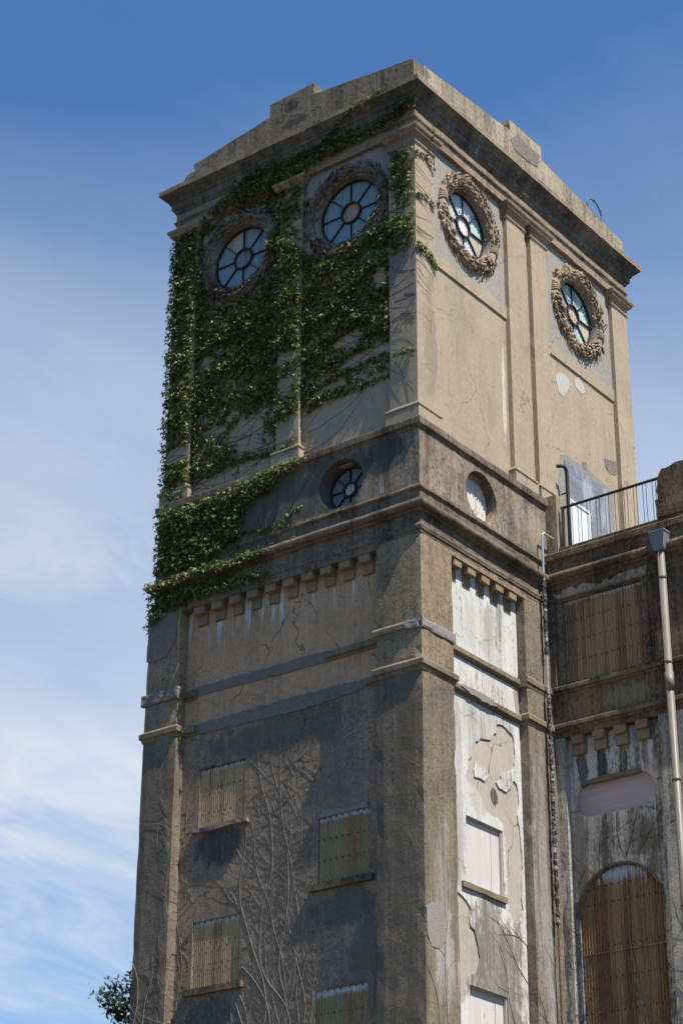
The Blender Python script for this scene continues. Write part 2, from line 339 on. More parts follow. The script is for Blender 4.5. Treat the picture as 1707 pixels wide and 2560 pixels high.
def plain(name, col, rough=0.6, metal=0.0, var=0.25, scale=8, spec=0.4, bump=0.1):
    m, nt, b = new_mat(name)
    g = nt.n('ShaderNodeNewGeometry')
    n1 = nt.noise(g.outputs['Position'], scale, 5, 0.6)
    c = nt.mix(nt.map(n1, 0.3, 0.7), tuple(x*(1-var) for x in col), tuple(min(1, x*(1+var)) for x in col))
    nt.link(c, b.inputs['Base Color'])
    b.inputs['Roughness'].default_value = rough
    b.inputs['Metallic'].default_value = metal
    b.inputs['Specular IOR Level'].default_value = spec
    nt.link(nt.bump(n1, bump, 0.01), b.inputs['Normal'])
    return m
M['iron'] = plain('dark_iron', (0.022, 0.018, 0.017), 0.6)
M['ironrust'] = plain('rusty_iron', (0.10, 0.045, 0.03), 0.7)
M['bolt'] = plain('rusty_bolt', (0.03, 0.02, 0.016), 0.7)
M['pipe'] = plain('beige_pvc', (0.175, 0.153, 0.125), 0.5, var=0.08, scale=3)
M['hopper'] = plain('grey_hopper', (0.165, 0.183, 0.19), 0.5, var=0.06, scale=3)
M['zinc'] = plain('zinc_pipe', (0.38, 0.42, 0.46), 0.4, metal=0.3, var=0.1)
M['whitedoor'] = plain('white_door', (0.62, 0.62, 0.62), 0.4, var=0.03, scale=2)
M['board'] = None
m, nt, b = new_mat('pale_pink_board')
g = nt.n('ShaderNodeNewGeometry')
gr = nt.noise(nt.vmul(g.outputs['Position'], (14, 14, 0.7)), 1.0, 5, 0.6)
bl = nt.noise(g.outputs['Position'], 3.5, 5, 0.65)
kn = nt.noise(nt.vmul(g.outputs['Position'], (9, 9, 4)), 1.0, 2, 0.5)
c = nt.ramp(gr, [(0.3, (0.47, 0.42, 0.40)), (0.7, (0.56, 0.52, 0.50))])
c = nt.mix(nt.math('MULTIPLY', nt.map(bl, 0.55, 0.75), 0.35), c, (0.46, 0.40, 0.37))
c = nt.mix(nt.math('MULTIPLY', nt.map(kn, 0.70, 0.74), 0.8), c, (0.16, 0.12, 0.11))
nt.link(c, b.inputs['Base Color'])
b.inputs['Roughness'].default_value = 0.8
nt.link(nt.bump(gr, 0.15, 0.01), b.inputs['Normal'])
M['board'] = m
m, nt, b = new_mat('pinkish_board')
g = nt.n('ShaderNodeNewGeometry')
gr = nt.noise(nt.vmul(g.outputs['Position'], (1, 1, 9)), 1.2, 5, 0.6)
kn = nt.noise(g.outputs['Position'], 7, 2, 0.5)
c = nt.ramp(gr, [(0.3, (0.42, 0.31, 0.28)), (0.7, (0.51, 0.40, 0.365))])
c = nt.mix(nt.math('MULTIPLY', nt.map(kn, 0.72, 0.76), 0.8), c, (0.10, 0.07, 0.06))
nt.link(c, b.inputs['Base Color'])
b.inputs['Roughness'].default_value = 0.75
M['ovalboard'] = m
m, nt, b = new_mat('weathered_grey_board')
g = nt.n('ShaderNodeNewGeometry')
gr = nt.noise(nt.vmul(g.outputs['Position'], (2, 2, 22)), 1.0, 5, 0.65)
bl = nt.noise(nt.vmul(g.outputs['Position'], (2.5, 2.5, .8)), 1.0, 4, 0.6)
c = nt.ramp(gr, [(0.35, (0.10, 0.10, 0.12)), (0.65, (0.22, 0.22, 0.25))])
c = nt.mix(nt.math('MULTIPLY', nt.map(bl, 0.5, 0.65), 0.7), c, (0.36, 0.365, 0.38))
nt.link(c, b.inputs['Base Color'])
b.inputs['Roughness'].default_value = 0.8
M['greyboard'] = m
m, nt, b = new_mat('peeling_lagging')
g = nt.n('ShaderNodeNewGeometry')
n1 = nt.noise(nt.vmul(g.outputs['Position'], (1, 1, 1.4)), 7, 5, 0.7, 1.0)
c = nt.ramp(n1, [(0.46, (0.015, 0.015, 0.017)), (0.55, (0.06, 0.06, 0.062)), (0.60, (0.30, 0.295, 0.285)), (0.72, (0.42, 0.41, 0.395))])
nt.link(c, b.inputs['Base Color'])
b.inputs['Roughness'].default_value = 0.85
nt.link(nt.bump(n1, 0.8, 0.03), b.inputs['Normal'])
M['lag'] = m
def leafmat(name, stops, spec=0.25, rough=0.5, trans=0.2):
    m, nt, b = new_mat(name)
    g = nt.n('ShaderNodeNewGeometry')
    c = nt.ramp(g.outputs['Random Per Island'], stops)
    nt.link(c, b.inputs['Base Color'])
    b.inputs['Roughness'].default_value = rough
    b.inputs['Specular IOR Level'].default_value = spec
    tr = nt.n('ShaderNodeBsdfTranslucent')
    nt.link(nt.mix(1.0, c, (1.3, 1.5, 0.5), 'MULTIPLY'), tr.inputs[0])
    ms = nt.n('ShaderNodeMixShader')
    ms.inputs[0].default_value = trans
    nt.link(b.outputs[0], ms.inputs[1])
    nt.link(tr.outputs[0], ms.inputs[2])
    o = [x for x in nt.t.nodes if x.type == 'OUTPUT_MATERIAL'][0]
    nt.link(ms.outputs[0], o.inputs[0])
    return m
M['ivy'] = leafmat('ivy_leaf', [(0, (0.032, 0.06, 0.010)), (0.35, (0.06, 0.095, 0.014)), (0.65, (0.125, 0.15, 0.03)), (0.9, (0.24, 0.235, 0.075)), (0.985, (0.17, 0.18, 0.06)), (0.992, (0.30, 0.10, 0.03))])
M['leaf'] = leafmat('tree_leaf', [(0, (0.012, 0.024, 0.008)), (1, (0.03, 0.05, 0.015))])
M['stem'] = plain('ivy_stem', (0.11, 0.085, 0.06), 0.9, var=0.3)
M['vine'] = plain('bare_vine', (0.25, 0.21, 0.165), 0.9, var=0.3)
M['vine_dark'] = plain('dark_vine', (0.10, 0.085, 0.07), 0.9, var=0.3)
M['bark'] = plain('bark', (0.09, 0.07, 0.05), 0.9, var=0.4, bump=0.6)
M['ground'] = concrete('dry_earth', (0.124, 0.0961, 0.0651), (0.093, 0.0713, 0.0484), (0.0558, 0.0434, 0.0298), streak=0, blotch=1.2)

# ------------------------------------------------------------------ mesh helpers
FL = lambda a, z, d: (d, a, z)            # left face: a runs away to the left, d inwards
FR = lambda a, z, d: (a, d, z)            # right face
FW = lambda a, z, d: (5.0+d, -a, z)       # front of the wing, a runs to the right

def jit(p, amp):
    if amp <= 0:
        return Vector(p)
    p = Vector(p)
    return p + noise.noise_vector(p*2.3)*amp + noise.noise_vector(p*9.0)*amp*0.6

def link(name, bm, mats, parent=None, smooth=False):
    bmesh.ops.recalc_face_normals(bm, faces=bm.faces[:])
    me = bpy.data.meshes.new(name)
    bm.to_mesh(me)
    bm.free()
    for mm in (mats if isinstance(mats, (list, tuple)) else [mats]):
        me.materials.append(mm)
    if smooth:
        for p in me.polygons:
            p.use_smooth = True
    o = bpy.data.objects.new(name, me)
    COL.objects.link(o)
    if parent is not None:
        o.parent = parent
        o.matrix_parent_inverse = parent.matrix_world.inverted()
    return o

def thing(name, loc, label, cat, group=None):
    o = bpy.data.objects.new(name, None)
    COL.objects.link(o)
    o.location = loc
    o.matrix_world = Matrix.Translation(loc)
    o.empty_display_size = 0.5
    o['label'] = label
    o['category'] = cat
    if group:
        o['group'] = group
    return o

def tag(o, label, cat, group=None):
    o['label'] = label
    o['category'] = cat
    if group:
        o['group'] = group
    return o

def fbox(bm, F, a0, a1, z0, z1, d0, d1, seg=0.3, amp=0.004, chip=0.012):
    def lin(p, q):
        n = max(1, min(60, int(round(abs(q-p)/seg))))
        return [p+(q-p)*i/n for i in range(n+1)]
    A, Zs, D = lin(a0, a1), lin(z0, z1), lin(d0, d1)
    na, nz, nd = len(A)-1, len(Zs)-1, len(D)-1
    vs = {}
    ca, cz, cdv = (a0+a1)/2, (z0+z1)/2, (d0+d1)/2
    def v(i, j, k):
        key = (i, j, k)
        if key not in vs:
            a, z, d = A[i], Zs[j], D[k]
            ea, ez, ed = i in (0, na), j in (0, nz), k in (0, nd)
            if ea+ez+ed >= 2 and chip > 0:
                n = noise.noise(Vector(F(a, z, d))*3.1)
                c = chip*(0.35+1.6*max(0, n)**1.5)
                if ea:
                    a += c if ca > a else -c
                if ez:
                    z += c if cz > z else -c
                if ed:
                    d += c if cdv > d else -c
            vs[key] = bm.verts.new(jit(F(a, z, d), amp))
        return vs[key]
    for i in range(na):
        for j in range(nz):
            for k in (0, nd):
                bm.faces.new((v(i, j, k), v(i+1, j, k), v(i+1, j+1, k), v(i, j+1, k)))
    for i in range(na):
        for k in range(nd):
            for j in (0, nz):
                bm.faces.new((v(i, j, k), v(i+1, j, k), v(i+1, j, k+1), v(i, j, k+1)))
    for j in range(nz):
        for k in range(nd):
            for i in (0, na):
                bm.faces.new((v(i, j, k), v(i, j+1, k), v(i, j+1, k+1), v(i, j, k+1)))

def box_obj(name, F, dims, mat, parent, **kw):
    bm = bmesh.new()
    fbox(bm, F, *dims, **kw)
    return link(name, bm, mat, parent)

def ring(bm, x0, x1, y0, y1, prof, seg=0.3, amp=0.004):
    """closed profile [(offset, z)] swept round a rectangle with mitred corners"""
    loops = []
    for (o, z) in prof:
        cs = [(x0-o, y0-o), (x1+o, y0-o), (x1+o, y1+o), (x0-o, y1+o)]
        loop = []
        for q in range(4):
            p0, p1 = cs[q], cs[(q+1) % 4]
            L = (x1-x0) if q % 2 == 0 else (y1-y0)
            n = max(1, int(round(L/seg)))
            for i in range(n):
                t = i/n
                loop.append(bm.verts.new(jit((p0[0]+(p1[0]-p0[0])*t, p0[1]+(p1[1]-p0[1])*t, z), amp)))
        loops.append(loop)
    for k in range(len(loops)):
        A, B = loops[k], loops[(k+1) % len(loops)]
        for i in range(len(A)):
            j = (i+1) % len(A)
            bm.faces.new((A[i], A[j], B[j], B[i]))

def fmould(bm, F, a0, a1, prof, seg=0.25, amp=0.004):
    """closed profile [(d, z)] run along a with closed ends"""
    n = max(1, int(round(abs(a1-a0)/seg)))
    rows = []
    for i in range(n+1):
        a = a0+(a1-a0)*i/n
        rows.append([bm.verts.new(jit(F(a, z, d), amp)) for (d, z) in prof])
    m = len(prof)
    for i in range(n):
        for k in range(m):
            q = (k+1) % m
            bm.faces.new((rows[i][k], rows[i+1][k], rows[i+1][q], rows[i][q]))
    bm.faces.new(rows[0])
    bm.faces.new(rows[-1])

def plate(bm, F, outer, holes, d0, d1):
    """flat polygon with holes between depths d0 (front) and d1"""
    t = bmesh.new()
    edges = []
    for loop in [outer]+list(holes):
        vs = [t.verts.new((p[0], p[1], 0)) for p in loop]
        for i in range(len(vs)):
            edges.append(t.edges.new((vs[i], vs[(i+1) % len(vs)])))
    bmesh.ops.triangle_fill(t, use_beauty=True, use_dissolve=False, edges=edges)
    t.verts.ensure_lookup_table()
    t.verts.index_update()
    fr = [bm.verts.new(F(v.co.x, v.co.y, d0)) for v in t.verts]
    bk = [bm.verts.new(F(v.co.x, v.co.y, d1)) for v in t.verts]
    for fc in t.faces:
        ids = [v.index for v in fc.verts]
        bm.faces.new([fr[i] for i in ids])
        bm.faces.new([bk[i] for i in reversed(ids)])
    for e in t.edges:
        if len(e.link_faces) == 1:
            i, j = e.verts[0].index, e.verts[1].index
            bm.faces.new((fr[i], fr[j], bk[j], bk[i]))
    t.free()

def rect(a0, a1, z0, z1):
    return [(a0, z0), (a1, z0), (a1, z1), (a0, z1)]
def circ(ca, cz, rr, n=48):
    return [(ca+rr*math.cos(2*math.pi*i/n), cz+rr*math.sin(2*math.pi*i/n)) for i in range(n)]
def ragged(pts, step=0.035, amp=0.02, seed=0):
    """closed outline with a torn edge"""
    o = []
    for i in range(len(pts)):
        p, q = Vector((*pts[i], seed)), Vector((*pts[(i+1) % len(pts)], seed))
        n = max(1, int((q-p).length/step))
        for k in range(n):
            c = p+(q-p)*k/n
            v = noise.noise_vector(c*7.0)*amp+noise.noise_vector(c*2.5)*amp+noise.noise_vector(c*21.0)*amp*.7
            o.append((c.x+v.x, c.y+v.y))
    return o

def tube(bm, pts, rad, n=8, caps=True):
    pts = [Vector(p) for p in pts]
    rad = rad if isinstance(rad, (list, tuple)) else [rad]*len(pts)
    rings = []
    up = None
    for i, p in enumerate(pts):
        t = (pts[min(i+1, len(pts)-1)]-pts[max(i-1, 0)])
        if t.length < 1e-9:
            t = Vector((0, 0, 1))
        t.normalize()
        if up is None:
            up = t.orthogonal().normalized()
        sx = t.cross(up)
        if sx.length < 1e-6:
            sx = t.orthogonal()
        sx.normalize()
        up = sx.cross(t).normalized()
        rings.append([bm.verts.new(p+(sx*math.cos(2*math.pi*k/n)+up*math.sin(2*math.pi*k/n))*rad[i]) for k in range(n)])
    for i in range(len(rings)-1):
        for k in range(n):
            q = (k+1) % n
            bm.faces.new((rings[i][k], rings[i][q], rings[i+1][q], rings[i+1][k]))
    if caps:
        bm.faces.new(rings[0])
        bm.faces.new(rings[-1])

def annulus(bm, F, ca, cz, r0, r1, d0, d1, n=48):
    """ring solid; r0 inner, r1 outer, d0 front, d1 back"""
    L = []
    for (rr, d) in ((r1, d0), (r0, d0), (r0, d1), (r1, d1)):
        L.append([bm.verts.new(F(ca+rr*math.cos(2*math.pi*i/n), cz+rr*math.sin(2*math.pi*i/n), d)) for i in range(n)])
    for k in range(4):
        A, B = L[k], L[(k+1) % 4]
        for i in range(n):
            j = (i+1) % n
            bm.faces.new((A[i], A[j], B[j], B[i]))

def corr(bm, F, a0, a1, zlo, zhi, d, pitch, amp, thick=0.0, mi=0):
    """vertical corrugated sheet, zlo/zhi functions of a"""
    n = max(6, int((a1-a0)/pitch*6))
    rows = []
    for i in range(n+1):
        a = a0+(a1-a0)*i/n
        lo, hi = zlo(a), zhi(a)
        if hi-lo < 0.002:
            hi = lo+0.002
        dd = d+amp*math.sin(2*math.pi*a/pitch)
        m = 3
        rows.append([bm.verts.new(F(a, lo+(hi-lo)*k/m, dd)) for k in range(m+1)])
    for i in range(n):
        for k in range(3):
            fc = bm.faces.new((rows[i][k], rows[i+1][k], rows[i+1][k+1], rows[i][k+1]))
            fc.smooth = True
            fc.material_index = mi

def dot(bm, F, a, z, d, s, mi=1):
    """small square-ish bolt head"""
    n = 6
    c0 = [bm.verts.new(F(a+s*math.cos(i*math.pi/3), z+s*math.sin(i*math.pi/3), d)) for i in range(n)]
    c1 = [bm.verts.new(F(a+.6*s*math.cos(i*math.pi/3), z+.6*s*math.sin(i*math.pi/3), d-s*.8)) for i in range(n)]
    for i in range(n):
        j = (i+1) % n
        fc = bm.faces.new((c0[i], c0[j], c1[j], c1[i]))
        fc.material_index = mi
    fc = bm.faces.new(c1)
    fc.material_index = mi

# ------------------------------------------------------------------ setting: ground
bm = bmesh.new()
n = 24
vs = [[bm.verts.new((-1500+3000*i/n, -1500+3000*j/n, 0)) for j in range(n+1)] for i in range(n+1)]
for i in range(n):
    for j in range(n):
        bm.faces.new((vs[i][j], vs[i+1][j], vs[i+1][j+1], vs[i][j+1]))
g = link('ground', bm, M['ground'])
g['kind'] = 'structure'

# ------------------------------------------------------------------ the tower
W1, W2 = 7.385, 9.67
tower = thing('tower', (W2/2, W1/2, 0), 'tall square weathered concrete tower with wreathed round windows near its top', 'tower')
T = tower
RC = 0.13            # recess of the upper bays
HZ = 30.1
HL = [2.04, 5.34]
HR = [2.32, 7.29]
# upper walls
bm = bmesh.new()
plate(bm, FL, rect(RC, W1-RC, 23.3, 32.4), [circ(a, HZ, .92) for a in HL], RC, .45)
plate(bm, FR, [(.452, 23.3), (5.15, 23.3), (5.15, 22.0), (W2-RC, 22.0), (W2-RC, 32.4), (.452, 32.4)], [circ(a, HZ, .92) for a in HR], RC, .45)
fbox(bm, FR, .452, W2-RC, 20.9, 32.4, .6, W1-RC, seg=3, amp=0)
link('upper_wall', bm, M['tan'], T)
# pale window fields above the rail
def field(F, a0, a1, ca, parent):
    bm = bmesh.new()
    plate(bm, F, rect(a0, a1, 28.52, 31.6), [circ(ca, HZ, .925)], RC-.012, RC+.02)
    link('window_field', bm, M['pale'], parent)
field(FL, .6, 3.4, HL[0], T)
field(FL, 3.9, 6.8, HL[1], T)
field(FR, .6, 3.95, HR[0], T)
field(FR, 5.6, 8.95, HR[1], T)
# rails under the fields
for F, a0, a1 in ((FL, .7, 3.36), (FL, 3.95, 6.68), (FR, .7, 3.9), (FR, 5.62, 8.93)):
    box_obj('window_rail', F, (a0, a1, 28.22, 28.55, RC-.045, RC+.1), M['tan'], T, chip=.006)

CAP = [(-.2, 31.06), (0, 31.06), (.018, 31.10), (.032, 31.12), (.032, 31.145), (.006, 31.16), (.002, 31.24), (.012, 31.29), (.05, 31.33), (.105, 31.37), (.112, 31.42), (.15, 31.455), (.165, 31.50), (.16, 31.53), (-.2, 31.53)]
BASE = [(-.2, 23.7), (.07, 23.7), (.07, 24.04), (.055, 24.05), (.05, 24.075), (.075, 24.085), (.083, 24.11), (.075, 24.135), (.05, 24.15), (.0, 24.20), (-.2, 24.20)]
def pilaster(x0, x1, y0, y1, mat=None, zb=23.7):
    mat = mat or M['tan']
    bm = bmesh.new()
    fbox(bm, FR, x0, x1, zb, 31.5, y0, y1, seg=.3, amp=.004, chip=.014)
    p = link('pilaster', bm, mat, T)
    bm = bmesh.new()
    ring(bm, x0, x1, y0, y1, CAP)
    link('capital', bm, M['stone'], p)
    if zb > 23:
        bm = bmesh.new()
        ring(bm, x0, x1, y0, y1, BASE)
        link('base', bm, mat, p)
pilaster(0, .77, 0, .76)
pilaster(0, .5, 3.32, 3.99)
pilaster(0, .77, 6.63, W1)
pilaster(3.87, 4.7, 0, .5)
pilaster(4.95, 5.69, 0, .5)
box_obj('pilaster_foot', FR, (5.2, 5.69, 22.2, 23.72, .0, .4), M['tan'], T)
pilaster(8.89, W2, 0, .76, None, 22.2)
pilaster(W2-.77, W2, W1-.76, W1)
# entablature
ENT = [(-.5, 31.52), (0, 31.52), (.0, 31.735), (.02, 31.75), (.022, 31.775), (.045, 31.795), (.05, 31.835), (.0, 31.84), (.0, 32.055), (.04, 32.10), (.05, 32.14), (.085, 32.17), (.105, 32.215), (.105, 32.325), (.15, 32.36), (.16, 32.41),
       (.20, 32.44), (.25, 32.49), (.33, 32.575), (.345, 32.585), (.345, 32.715), (.02, 32.78), (-.5, 32.78)]
bm = bmesh.new()
ring(bm, 0, W2, 0, W1, ENT, seg=.16, amp=.012)
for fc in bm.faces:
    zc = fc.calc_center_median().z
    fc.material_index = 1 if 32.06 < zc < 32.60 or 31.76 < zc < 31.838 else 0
link('cornice', bm, [M['stone'], M['stone_dark']], T)
# soffit lintel between pilaster planes is the ring itself; roof slab
box_obj('roof', FR, (.3, W2-.3, 32.6, 32.9, .3, W1-.3), M['roof'], T, seg=2, amp=0)
# parapet with low gables and a raised block in the middle
def parapet(F, pts, d0, d1):
    bm = bmesh.new()
    pl = []
    for i in range(len(pts)):
        p, q = pts[i], pts[(i+1) % len(pts)]
        k = max(1, int(math.hypot(q[0]-p[0], q[1]-p[1])/.10))
        for s in range(k):
            a, z = p[0]+(q[0]-p[0])*s/k, p[1]+(q[1]-p[1])*s/k
            nn = noise.noise_vector(Vector((a*6, z*6, d0*3+2)))*.02
            pl.append((a+nn.x, z+nn.y if z > 32.8 else z))
    plate(bm, F, pl, [], d0, d1)
    return link('parapet', bm, M['parapet_shaded'] if F is FL else M['parapet'], T)
parapet(FL, [(0, 32.72), (7.32, 32.72), (7.31, 32.93), (7.2, 33.08), (7.1, 33.18), (6.98, 33.24), (6.86, 33.20), (6.83, 33.28), (6.88, 33.36), (6.86, 33.43), (4.40, 33.80), (4.40, 34.18), (3.02, 34.22), (3.02, 33.88), (0, 33.54)], 0, .38)
parapet(FR, [(.383, 32.72), (9.70, 32.72), (9.70, 33.53), (7.81, 33.68), (5.66, 33.88), (5.66, 34.27), (4.18, 34.27), (4.18, 33.93), (.8, 33.62), (.383, 33.585)], .001, .38)
parapet(lambda a, z, d: (W2-.02-d, a, z), [(.4, 32.72), (W1, 32.72), (W1, 33.5), (3.7, 33.8), (.4, 33.5)], 0, .38)
parapet(lambda a, z, d: (a, W1-d, z), [(.4, 32.72), (W2-.42, 32.72), (W2-.42, 33.5), (4.8, 33.85), (.4, 33.5)], 0, .38)

def patch(name, F, pts, d0, d1, mat, parent=T, label=None, amp=.02):
    bm = bmesh.new()
    plate(bm, F, ragged(pts, amp=amp), [], d0, d1)
    o = link(name, bm, mat, parent)
    if label:
        o['label'] = label
    return o
patch('mortar_patch', FR, [(4.2, 33.66), (4.55, 34.02), (4.9, 33.93), (5.4, 33.95), (5.6, 33.97), (5.42, 33.52), (4.85, 33.42), (4.34, 33.46)], -.012, .05, M['mortar'])

patch('mortar_patch', FL, [(0.02, 28.9), (.74, 28.9), (.74, 26.05), (.5, 26.35), (.3, 26.6), (.02, 26.95)], -.008, .03, M['mortar'], amp=.02)
# ---- wreaths and round windows
def leaf(bm, base, tdir, ndir, L, Wd, lift=.25, mi=0):
    """pointed carved leaf"""
    sd = tdir.cross(ndir).normalized()
    p0 = base
    mid = base+tdir*L*.45+ndir*L*lift
    tip = base+tdir*L+ndir*L*(lift*1.1)
    q = [bm.verts.new(p0-sd*Wd*.25), bm.verts.new(p0+sd*Wd*.25), bm.verts.new(mid+sd*Wd*.5-ndir*L*.1), bm.verts.new(tip), bm.verts.new(mid-sd*Wd*.5-ndir*L*.1), bm.verts.new(mid+ndir*L*.05)]
    for t in ((0, 1, 5), (1, 2, 5), (2, 3, 5), (3, 4, 5), (4, 0, 5)):
        bm.faces.new([q[i] for i in t]).material_index = mi

def sphere(bm, c, rr):
    bmesh.ops.create_icosphere(bm, subdivisions=2, radius=rr, matrix=Matrix.Translation(c))

def wreath(F, ca, seed):
    cm = M['carved_shaded'] if F is FL else M['carved']
    rnd = random.Random(seed)
    bm = bmesh.new()
    Rm, rm = 1.08, .128
    n, k = 64, 12
    fz = lambda th, ph, rr: Vector(F(ca+(Rm+rr*math.cos(ph))*math.cos(th), HZ+(Rm+rr*math.cos(ph))*math.sin(th), RC-.01-rr*.78*math.sin(ph)))
    L = []
    for i in range(n):
        th = 2*math.pi*i/n
        row = []
        for j in range(k):
            ph = 2*math.pi*j/k
            row.append(bm.verts.new(fz(th, ph, rm*(1+.12*noise.noise(Vector((th*5, ph*2, seed)))))))
        L.append(row)
    for i in range(n):
        for j in range(k):
            bm.faces.new((L[i][j], L[(i+1) % n][j], L[(i+1) % n][(j+1) % k], L[i][(j+1) % k]))
    # overlapping leaves that run from the two bindings up to the top and down to the foot
    N = 62
    for i in range(N):
        th0 = 2*math.pi*(i+.5)/N
        deg = math.degrees(th0) % 360
        if min(abs(deg-168), abs(deg-348), abs(deg-348+360)) < 9:
            continue
        s = 1 if (deg < 90 or deg > 348 or 168 > deg >= 90 and False) else 0
        up = (348 < deg or deg < 90) or (168 < deg < 270)
        sgn = 1 if up else -1
        for j in range(7):
            ph = math.radians(-35+j*36+rnd.uniform(-9, 9)+(18 if i % 2 else 0))
            th = th0+rnd.uniform(-.03, .03)
            b0 = fz(th, ph, rm*.92)
            b1 = fz(th+.02*sgn, ph, rm*.92)
            td = (b1-b0).normalized()
            nd = (fz(th, ph, rm*1.5)-b0).normalized()
            td = (td+td.cross(nd)*rnd.uniform(-.35, .35)).normalized()
            leaf(bm, b0, td, nd, rnd.uniform(.16, .24), rnd.uniform(.075, .105), rnd.uniform(.2, .6))
    # fruit at the foot and on the shoulder
    for cdeg, spread, cnt in ((-78, 26, 26), (52, 14, 10), (120, 10, 6)):
        for _ in range(cnt):
            th = math.radians(cdeg+rnd.gauss(0, spread/2))
            ph = math.radians(rnd.uniform(-10, 175))
            sphere(bm, fz(th, ph, rm*rnd.uniform(.95, 1.2)), rnd.uniform(.03, .062))
    w = link('wreath', bm, cm, T)
    # crossing ribbons
    for c0 in (168, 348):
        bm = bmesh.new()
        for q in range(3):
            for sg in (-1, 1):
                pts = []
                for s_ in range(19):
                    ph = math.radians(-40+s_*260/18)
                    t = (s_/18-.5)*2
                    th = math.radians(c0+sg*(t*6.5)+(q-1)*3.0)
                    pts.append(fz(th, ph, rm*1.13))
                tube(bm, pts, .021, 6)
        link('ribbon', bm, cm, w, smooth=True)

def wheel(F, ca, cz, Ro, rh, d, panes, hub, spokes=8, rim=.03, hubw=.03, pitch=.075, bolts=True):
    bm = bmesh.new()
    annulus(bm, F, ca, cz, Ro-.015, Ro+rim, d-.04, d+.05, 56)
    annulus(bm, F, ca, cz, rh-.005, rh+hubw+.01, d-.05, d+.04, 36)
    for k in range(spokes):
        th = 2*math.pi*k/spokes
        c, s = math.cos(th), math.sin(th)
        hw = .011
        pr = []
        for (rr, sd) in ((rh+hubw, -1), (rh+hubw, 1), (Ro-.01, 1), (Ro-.01, -1)):
            pr.append((ca+rr*c-s*hw*sd, cz+rr*s+c*hw*sd))
        fr = [bm.verts.new(F(*p, d-.035)) for p in pr]
        bk = [bm.verts.new(F(*p, d+.03)) for p in pr]
        bm.faces.new(fr)
        bm.faces.new(bk)
        for i in range(4):
            j = (i+1) % 4
            bm.faces.new((fr[i], fr[j], bk[j], bk[i]))
    fr_ = link('round_window', bm, M['iron'], T)
    for k in range(8):
        # sector k from 45k to 45(k+1) degrees, as intervals of z at each a
        t0 = k*math.pi/4
        t1 = t0+math.pi/4
        xs = [rr*math.cos(t) for rr in (rh, Ro) for t in (t0, t1)]+([0] if False else [])
        x0, x1 = min(xs), max(xs)
        up = k < 4
        def lohi(x, k=k, t0=t0, t1=t1):
            ax = abs(x)
            inn = math.sqrt(max(0, rh*rh-x*x))
            ou = math.sqrt(max(0, Ro*Ro-x*x))
            if k % 4 in (0, 3):
                lo, hi = max(0, inn), min(ax, ou)
            else:
                lo, hi = max(ax, inn), ou
            return (lo, hi) if k < 4 else (-hi, -lo)
        bm = bmesh.new()
        corr(bm, F, ca+x0+.004, ca+x1-.004, lambda a: cz+lohi(a-ca)[0], lambda a: cz+max(lohi(a-ca)[1], lohi(a-ca)[0]+.001), d+.012, pitch, .007)
        if bolts and panes[k] in ('pane_white', 'pane_tan'):
            for rr in (.3, .55, .85):
                for tt in (.12, .88):
                    th = t0+(t1-t0)*tt
                    dot(bm, F, ca+Ro*rr*math.cos(th), cz+Ro*rr*math.sin(th), d+.004, .012)
        o = link('pane', bm, [M[panes[k]], M['bolt']], fr_)
    bm = bmesh.new()
    corr(bm, F, ca-rh+.002, ca+rh-.002, lambda a: cz-math.sqrt(max(1e-6, rh*rh-(a-ca)**2)), lambda a: cz+math.sqrt(max(1e-6, rh*rh-(a-ca)**2)), d+.01, .05, .006)
    for (p, q) in ((-.5, .3), (0, .55), (.45, .35), (-.4, -.35), (.1, -.05), (.5, -.3), (0, -.6)):
        dot(bm, F, ca+rh*p, cz+rh*q, d+.002, .012)
    link('hub_disc', bm, [M[hub], M['bolt']], fr_)

def reveal(F, ca, cz, r0, r1, d0, d1, mat):
    """splayed lining of a round opening"""
    bm = bmesh.new()
    n = 48
    L = []
    for (rr, d) in ((r0, d0), (r1, d1), (r0+.12, d1), (r0+.12, d0)):
        L.append([bm.verts.new(F(ca+rr*math.cos(2*math.pi*i/n), cz+rr*math.sin(2*math.pi*i/n), d)) for i in range(n)])
    for k in range(4):
        for i in range(n):
            j = (i+1) % n
            bm.faces.new((L[k][i], L[k][j], L[(k+1) % 4][j], L[(k+1) % 4][i]))
    link('window_reveal', bm, mat, T)

pb, pw, pt, pd = 'pane_blue_shaded', 'pane_white', 'pane_tan', 'pane_dark'
# left-face sectors are mirrored in the picture (a runs left)
wheel(FL, HL[0], HZ, .845, .255, .27, [pb, pb, pb, pb, pb, pb, pb, pb], 'hub_rust')
wheel(FL, HL[1], HZ, .845, .255, .27, [pb, pt, pb, pb, pb, pb, pb, pb], 'hub_pink')
wheel(FR, HR[0], HZ, .845, .255, .27, ['pane_sky', pw, pw, pw, pw, pw, pw, pt], 'hub_white')
wheel(FR, HR[1], HZ, .845, .255, .27, ['pane_sky']*7+[pt], 'hub_white')
for i, (F, ca) in enumerate(((FL, HL[0]), (FL, HL[1]), (FR, HR[0]), (FR, HR[1]))):
    reveal(F, ca, HZ, .90, .85, RC-.05, .40, M['reveal'])
    wreath(F, ca, i+1)

